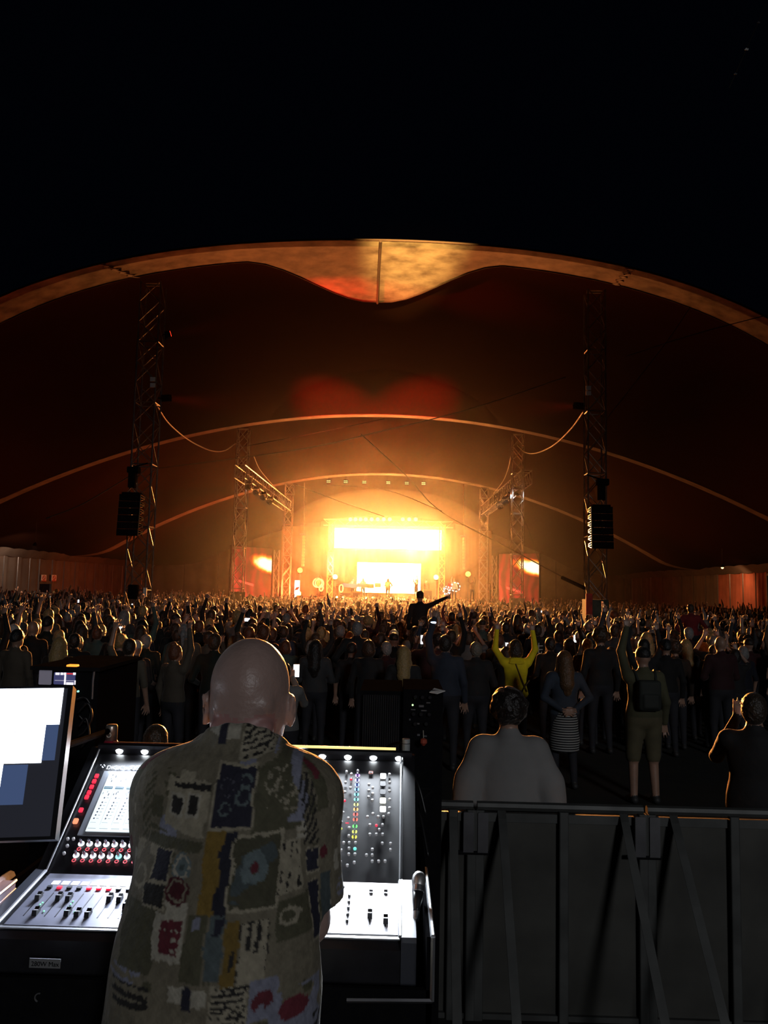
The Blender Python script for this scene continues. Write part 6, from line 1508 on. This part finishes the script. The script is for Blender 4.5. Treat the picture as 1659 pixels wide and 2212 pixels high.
for s in (-1, 1):
    en.ell(L_(hx + s * 0.03, hy + 0.095, hz_ - 0.008), (0.012, 0.008, 0.009), 0, 0.006, op=1)
    c0 = (hx + s * 0.085, hy - 0.006, hz_ - 0.022)
    en.ell(L_(c0[0] + s * 0.004, c0[1] - 0.004, c0[2] - 0.002), (0.012, 0.018, 0.036), 0, 0.006)
    en.cone(L_(c0[0] + s * 0.010, c0[1] - 0.020, c0[2] + 0.026), L_(c0[0] + s * 0.006, c0[1] - 0.016, c0[2] - 0.034), 0.0058, 0.005, 0, 0.005)
    en.ell(L_(c0[0] + s * 0.009, c0[1] - 0.013, c0[2] - 0.001), (0.004, 0.006, 0.02), 0, 0.004, op=1)
en.cone(L_(hx, hy - 0.03, hz_ - 0.085), L_(hx + 0.004, 1.665, 2.06), 0.0705, 0.076, 0, 0.02)          # neck
en.cone(L_(hx - 0.040, hy - 0.078, hz_ - 0.006), L_(hx + 0.040, hy - 0.078, hz_ - 0.006), 0.022, 0.022, 0, 0.010)   # roll of the nape
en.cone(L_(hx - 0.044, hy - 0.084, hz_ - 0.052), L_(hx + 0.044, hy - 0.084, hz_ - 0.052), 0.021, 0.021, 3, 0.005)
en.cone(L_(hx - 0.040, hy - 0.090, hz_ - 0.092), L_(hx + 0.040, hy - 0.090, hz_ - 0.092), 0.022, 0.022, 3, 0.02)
# trunk under the shirt, arms, legs
en.ell(L_(hx, 1.63, 1.95), (0.165, 0.105, 0.16), 0, 0.05); en.ell(L_(hx, 1.53, 1.76), (0.15, 0.105, 0.16), 0, 0.05)
SHL, SHR = (-0.440, 1.635, 2.045), (-0.170, 1.635, 2.045)
EL, ER = (-0.455, 1.70, 1.835), (-0.160, 1.625, 1.812); WL, WR = (-0.455, 1.915, 1.80), (-0.215, 1.850, 1.800)
for S, E_, W_, s in ((SHL, EL, WL, -1), (SHR, ER, WR, 1)):
    en.cone(L_(*S), L_(*E_), 0.052, 0.042, 0, 0.04); en.cone(L_(*E_), L_(*W_), 0.042, 0.028, 0, 0.02)
    hand(en, L_(*W_), (0.15 * -s, 1, -0.25), (s, 0, 0), 0.45, 0.2, 1.0, 0, True, 1 if s < 0 else 1)
for s in (-1, 1):
    hip, kn, an = V3(s * 0.095, -0.02, 0.92), V3(s * 0.11, 0.03, 0.50), V3(s * 0.12, -0.03, 0.09)
    en.cone(hip, kn, 0.10, 0.07, 1, 0.04); en.cone(kn, an, 0.066, 0.055, 1, 0.03)
    en.chain([an + V3(0, -0.03, -0.045), an + V3(s * 0.015, 0.09, -0.055), an + V3(s * 0.02, 0.16, -0.062)], [0.043, 0.04, 0.028], 2, 0.02)
en.ell(V3(0, -0.01, 0.97), (0.18, 0.13, 0.15), 1, 0.06)
eng = link('person', en.mesh('person', ['engineer_skin', 'trousers', 'shoe', 'nape_skin'], 0.0062), None, OB)
tag(eng, 'bald sound engineer seen from behind in a patterned shirt, bent over the console', 'person')
eng.color = (1, 1, 1, 1)

# the loose patterned shirt
sh = Body()
sh.ell(L_(hx + 0.002, 1.625, 1.965), (0.180, 0.128, 0.175), 0, 0.07)
sh.ell(L_(hx, 1.545, 1.80), (0.186, 0.132, 0.20), 0, 0.07)
sh.ell(L_(hx - 0.002, 1.49, 1.62), (0.192, 0.142, 0.22), 0, 0.08)
sh.cone(L_(-0.432, 1.63, 2.050), L_(-0.178, 1.63, 2.050), 0.070, 0.070, 0, 0.06)
sh.cone(L_(hx - 0.06, 1.65, 2.062), L_(hx + 0.06, 1.65, 2.062), 0.060, 0.060, 0, 0.06)
# sleeves: wide and open, the right one hanging clear
sh.cone(L_(-0.434, 1.63, 2.03), L_(-0.452, 1.685, 1.87), 0.070, 0.064, 0, 0.04)
sh.cone(L_(-0.172, 1.625, 2.03), L_(-0.154, 1.610, 1.862), 0.068, 0.062, 0, 0.04)
sh.cone(L_(-0.154, 1.610, 1.862), L_(-0.154, 1.612, 1.835), 0.062, 0.066, 0, 0.012)
# collar ring
for k in range(14):
    a0_, a1_ = 2 * math.pi * k / 14, 2 * math.pi * (k + 1) / 14
    f_ = lambda a: L_(hx + 0.002 + 0.079 * math.cos(a), 1.693 + 0.080 * math.sin(a), 2.110 - 0.056 * math.sin(a))
    sh.cone(f_(a0_), f_(a1_), 0.013, 0.013, 0, 0.02)
    g_ = lambda a: L_(hx + 0.002 + 0.088 * math.cos(a), 1.690 + 0.088 * math.sin(a), 2.086 - 0.056 * math.sin(a))
    sh.cone(g_(a0_), g_(a1_), 0.014, 0.014, 0, 0.02)
sh.cone(L_(hx, 1.71, 2.17), L_(hx, 1.685, 2.09), 0.072, 0.070, 0, 0.008, 1)          # neck opening
sh.slab(L_(hx, 1.5, 1.36), (0.5, 0.5, 0.13), 0.005, 0, 0.008, None, 1)               # hem
sh.cone(L_(-0.154, 1.612, 1.80), L_(-0.154, 1.612, 1.775), 0.085, 0.085, 0, 0.008, 1)     # cuff opening
def folds(X, Y, Z):
    n_ = 0.0045 * np.sin(26 * X + 9 * Z + 2 * np.sin(7 * Z)) * np.clip((1.38 - Z) * 3, 0.15, 1) + 0.003 * np.sin(38 * Z + 14 * X + 3 * np.sin(9 * X))
    return X + 0.35 * n_, Y + n_, Z
HS = 0.0042
V, Fc, vm = sh.net(HS, folds)
for _ in range(2):
    s = V.copy(); c_ = np.ones(len(V))
    for a in range(4): np.add.at(s, Fc[:, a], V[Fc[:, (a + 1) % 4]]); np.add.at(c_, Fc[:, a], 1)
    V = 0.4 * V + 0.6 * s / c_[:, None]
# the print: drawn on a flat cloth of blocks, brush marks and rings, one repeat 0.36 m high, wrapped round the shirt
TW, TH, RES = 0.47, 0.335, 0.0011
nx_, ny_ = int(TW / RES), int(TH / RES); img = np.zeros((ny_, nx_, 3))
rp = random.Random(4); npr = np.random.RandomState(3)
CR, OL, TA, NV, MU, TE, LI, MA, DK, WH = (np.array(c) for c in ((0.40, 0.36, 0.26), (0.105, 0.10, 0.058), (0.22, 0.195, 0.135), (0.022, 0.022, 0.040), (0.26, 0.165, 0.03), (0.13, 0.17, 0.175), (0.27, 0.28, 0.36), (0.15, 0.022, 0.034), (0.022, 0.02, 0.018), (0.48, 0.45, 0.36)))
jy, jx = np.mgrid[0:ny_, 0:nx_].astype(float); 
nzs = [npr.rand(8, 8), npr.rand(8, 8)]
def lf(seed, f):
    r_ = np.random.RandomState(seed); o = np.zeros((ny_, nx_))
    for _ in range(7):
        a, b_2, c = r_.randint(-f, f + 1), r_.randint(-f, f + 1), r_.rand() * 6.28
        o += np.sin(2 * math.pi * (a * jx / nx_ + b_2 * jy / ny_) + c)
    return o / 4
wx_, wy_ = lf(1, 6) * 3 + lf(5, 22) * 1.2, lf(2, 6) * 3 + lf(6, 22) * 1.2; ragged = lf(3, 30)
img[:] = TA
PXM = 1.55 / F                                                         # metres per photo pixel at the back of the shirt
UX, UY = 250.0, 1650.0
def mk(x0, y0, x1, y1):
    sx = PXM / RES; X0, X1, Y0, Y1 = (x0 - UX) * sx, (x1 - UX) * sx, (y0 - UY) * sx, (y1 - UY) * sx
    xx = jx + wx_; yy = jy + wy_; m = np.zeros((ny_, nx_), bool)
    for ox in (-nx_, 0, nx_):
        for oy in (-ny_, 0, ny_): m |= (xx + ox > X0) & (xx + ox < X1) & (yy + oy > Y0) & (yy + oy < Y1)
    return m
def blk(x0, y0, x1, y1, c, frame_=None, t=3, brush=None):
    if frame_ is not None: img[mk(x0 - t, y0 - t, x1 + t, y1 + t)] = frame_
    m = mk(x0, y0, x1, y1)
    if brush is not None: m &= brush > 0
    img[m] = c
def disc(cx, cy_, r0, c, r1=0):
    sx = PXM / RES; X, Y = (cx - UX) * sx, (cy_ - UY) * sx; m = np.zeros((ny_, nx_), bool)
    for ox in (-nx_, 0, nx_):
        for oy in (-ny_, 0, ny_):
            d = np.hypot(jx + wx_ - X + ox, jy + wy_ - Y + oy) + ragged * 1.5; m |= (d < r0 * sx) & (d >= r1 * sx)
    img[m] = c
hs_ = np.sin(jy * 0.55 + 2 * lf(8, 5)) + 0.8 * lf(9, 40); vs_ = np.sin(jx * 0.5 + 2 * lf(10, 5)) + 0.8 * lf(11, 40); ds_ = np.sin((jx + jy) * 0.4 + lf(12, 6)) + 0.5 * lf(13, 30)
for k in range(46):                                                     # loose ground of patches
    x, y = rp.uniform(250, 780), rp.uniform(1650, 2030); w2, h2 = rp.uniform(16, 46), rp.uniform(14, 40)
    blk(x, y, x + w2, y + h2, rp.choice([CR, CR, OL, TA, OL, LI, WH, TA]), None, 0, None if rp.random() < 0.6 else rp.choice([hs_, vs_, ds_]))
blk(300, 1890, 366, 1990, OL); blk(301, 1780, 440, 1800, OL); blk(350, 1700, 440, 1770, CR); blk(365, 1700, 440, 1716, DK, None, 0, hs_)
blk(453, 1676, 529, 1761, NV, CR, 4); disc(512, 1694, 12, TE, 8); disc(512, 1716, 16, TE, 11); disc(478, 1737, 12, TE, 8); disc(476, 1703, 14, LI * 0.35, 12)
blk(534, 1676, 643, 1777, OL); blk(560, 1690, 640, 1740, CR, None, 0, ds_ - 0.9); disc(566, 1700, 14, CR * 0.8, 11); disc(612, 1735, 16, CR * 0.8, 12)
blk(448, 1765, 480, 1898, MU); blk(480, 1767, 502, 1898, NV * 0.8)
blk(508, 1778, 592, 1884, OL * 0.8, CR, 5); blk(512, 1782, 588, 1880, TE * 0.6, None, 0, lf(14, 9) - 0.2); disc(549, 1823, 26, TE * 1.3, 10); disc(549, 1823, 9, MA)
blk(594, 1786, 640, 1870, CR); blk(596, 1788, 636, 1868, DK, None, 0, vs_ - 0.9)
for x, y in ((360, 1726), (396, 1722)): blk(x, y, x + 22, y + 22, DK, WH, 4)
blk(339, 1803, 376, 1850, NV, CR, 3); disc(405, 1823, 21, TE * 1.2); disc(405, 1823, 17, WH, 13); disc(405, 1823, 6, TE * 0.6); disc(402, 1862, 23, MA * 0.55); disc(402, 1862, 18, CR * 0.7, 15)
blk(330, 1856, 376, 1890, DK, CR, 3); disc(312, 1852, 16, CR, 11); 
blk(363, 1896, 428, 1964, WH); blk(378, 1905, 420, 1955, MA, None, 0, ragged + hs_ * 0.8 + 0.9)
blk(472, 1893, 503, 1984, TE * 0.8); blk(482, 1897, 500, 1922, NV); blk(506, 1899, 532, 1990, MU * 0.85); blk(517, 1950, 525, 1972, DK)
blk(536, 1906, 585, 1993, CR, DK, 2); blk(540, 1908, 580, 1950, DK, None, 0, vs_); blk(430, 1895, 468, 1990, OL); blk(440, 1900, 456, 1916, LI)
blk(490, 1990, 558, 2046, CR); blk(492, 1992, 556, 2044, DK, None, 0, np.sin(jy * 0.95) + lf(15, 45) * 1.2 - 0.2)
blk(560, 1990, 606, 2050, LI); disc(581, 2020, 16, MA); disc(581, 2032, 7, LI)
blk(600, 1640, 676, 1767, LI, None, 0, lf(16, 7) + 0.3); disc(633, 1670, 17, MA * 1.2); blk(300, 2005, 373, 2040, DK, None, 0, hs_)
blk(412, 1998, 438, 2022, WH); blk(457, 1998, 484, 2022, WH); blk(439, 1996, 456, 2030, NV)
blk(650, 1700, 700, 1800, DK, None, 0, ds_); blk(700, 1680, 740, 1760, OL); disc(724, 1696, 12, MA); disc(715, 1819, 13, MA); blk(660, 1810, 700, 1850, NV, CR, 3); blk(600, 1880, 650, 1940, OL); disc(620, 1905, 14, CR, 9); blk(655, 1870, 690, 1960, NV, CR, 2); blk(260, 1700, 300, 1800, OL, None, 0, ds_); blk(700, 1860, 740, 1960, TE * 0.6)
img *= 0.85
img *= (1 + 0.10 * lf(17, 60) + 0.08 * lf(18, 25))[..., None]
Wd = V + ob_; ang = np.arctan2(Wd[:, 0] - hx, -(Wd[:, 1] - 1.62))
u = np.where(np.abs(Wd[:, 0] - hx) < 0.135, Wd[:, 0], hx + np.sign(Wd[:, 0] - hx) * (0.135 + 0.19 * np.maximum(np.abs(ang) - 0.95, 0) + 0.6 * np.clip(np.abs(Wd[:, 0] - hx) - 0.135, 0, 1)))
v = -(Wd[:, 2] * 0.93 - 0.30 * (Wd[:, 1] - 1.5) * (Wd[:, 2] > 2.0))
p0 = P(UX, UY, 1.50); iu = np.round((u - p0[0]) / RES).astype(int) % nx_; iv = np.round((v + p0[2] * 0.93) / RES).astype(int) % ny_
colr = np.clip(img[iv, iu], 0.005, 0.9)
mat('patterned_shirt', source='attr', rough=0.85, sheen=0.15, vary=0.25, scale=60, bump=0.25, bump_scale=45)
sme = raw_mesh('shirt', V, Fc, ['patterned_shirt']); ca = sme.color_attributes.new('col', 'FLOAT_COLOR', 'POINT')
ca.data.foreach_set('color', np.concatenate([colr, np.ones((len(colr), 1))], 1).astype(np.float32).ravel())
tag(link('shirt', sme, eng), 'short-sleeved shirt printed all over with blocks, rings and brush marks')

# ================================================================== haze that fills the tent
def haze_box(name, lo, hi, density, g, label, ball=None):
    hm = bpy.data.materials.new(name); hm.use_nodes = True; nt = hm.node_tree; nt.nodes.clear(); MATS[name] = hm
    vs = nd(nt, 'ShaderNodeVolumeScatter'); vs.inputs['Color'].default_value = (0.95, 0.9, 0.85, 1); vs.inputs['Density'].default_value = density; vs.inputs['Anisotropy'].default_value = g
    out = nd(nt, 'ShaderNodeOutputMaterial'); nt.links.new(vs.outputs[0], out.inputs['Volume'])
    tag((MB().ball(lo, hi, 40) if ball else MB().box(lo, hi)).build(name, name), label, 'haze', kind='stuff')
haze_box('haze', (XL + 0.3, 27.6, 0.02), (XR - 0.3, 57.0, 15.6), HAZE, 0.72, 'thin smoke haze filling the hall of the tent')
haze_box('stage_smoke', (XL + 0.3, 57.01, 0.02), (XR - 0.3, 85.6, 15.6), HAZE * 1.6, 0.72, 'thicker smoke hanging around the stage')
haze_box('bloom_smoke', (-0.9, 65.62, 6.6), (8.6, 1.25, 4.0), HAZE * 115, 0.4, 'added smoke ball imitating the bloom around the stage lights', True)  # smoke added to give the header lights a bloom
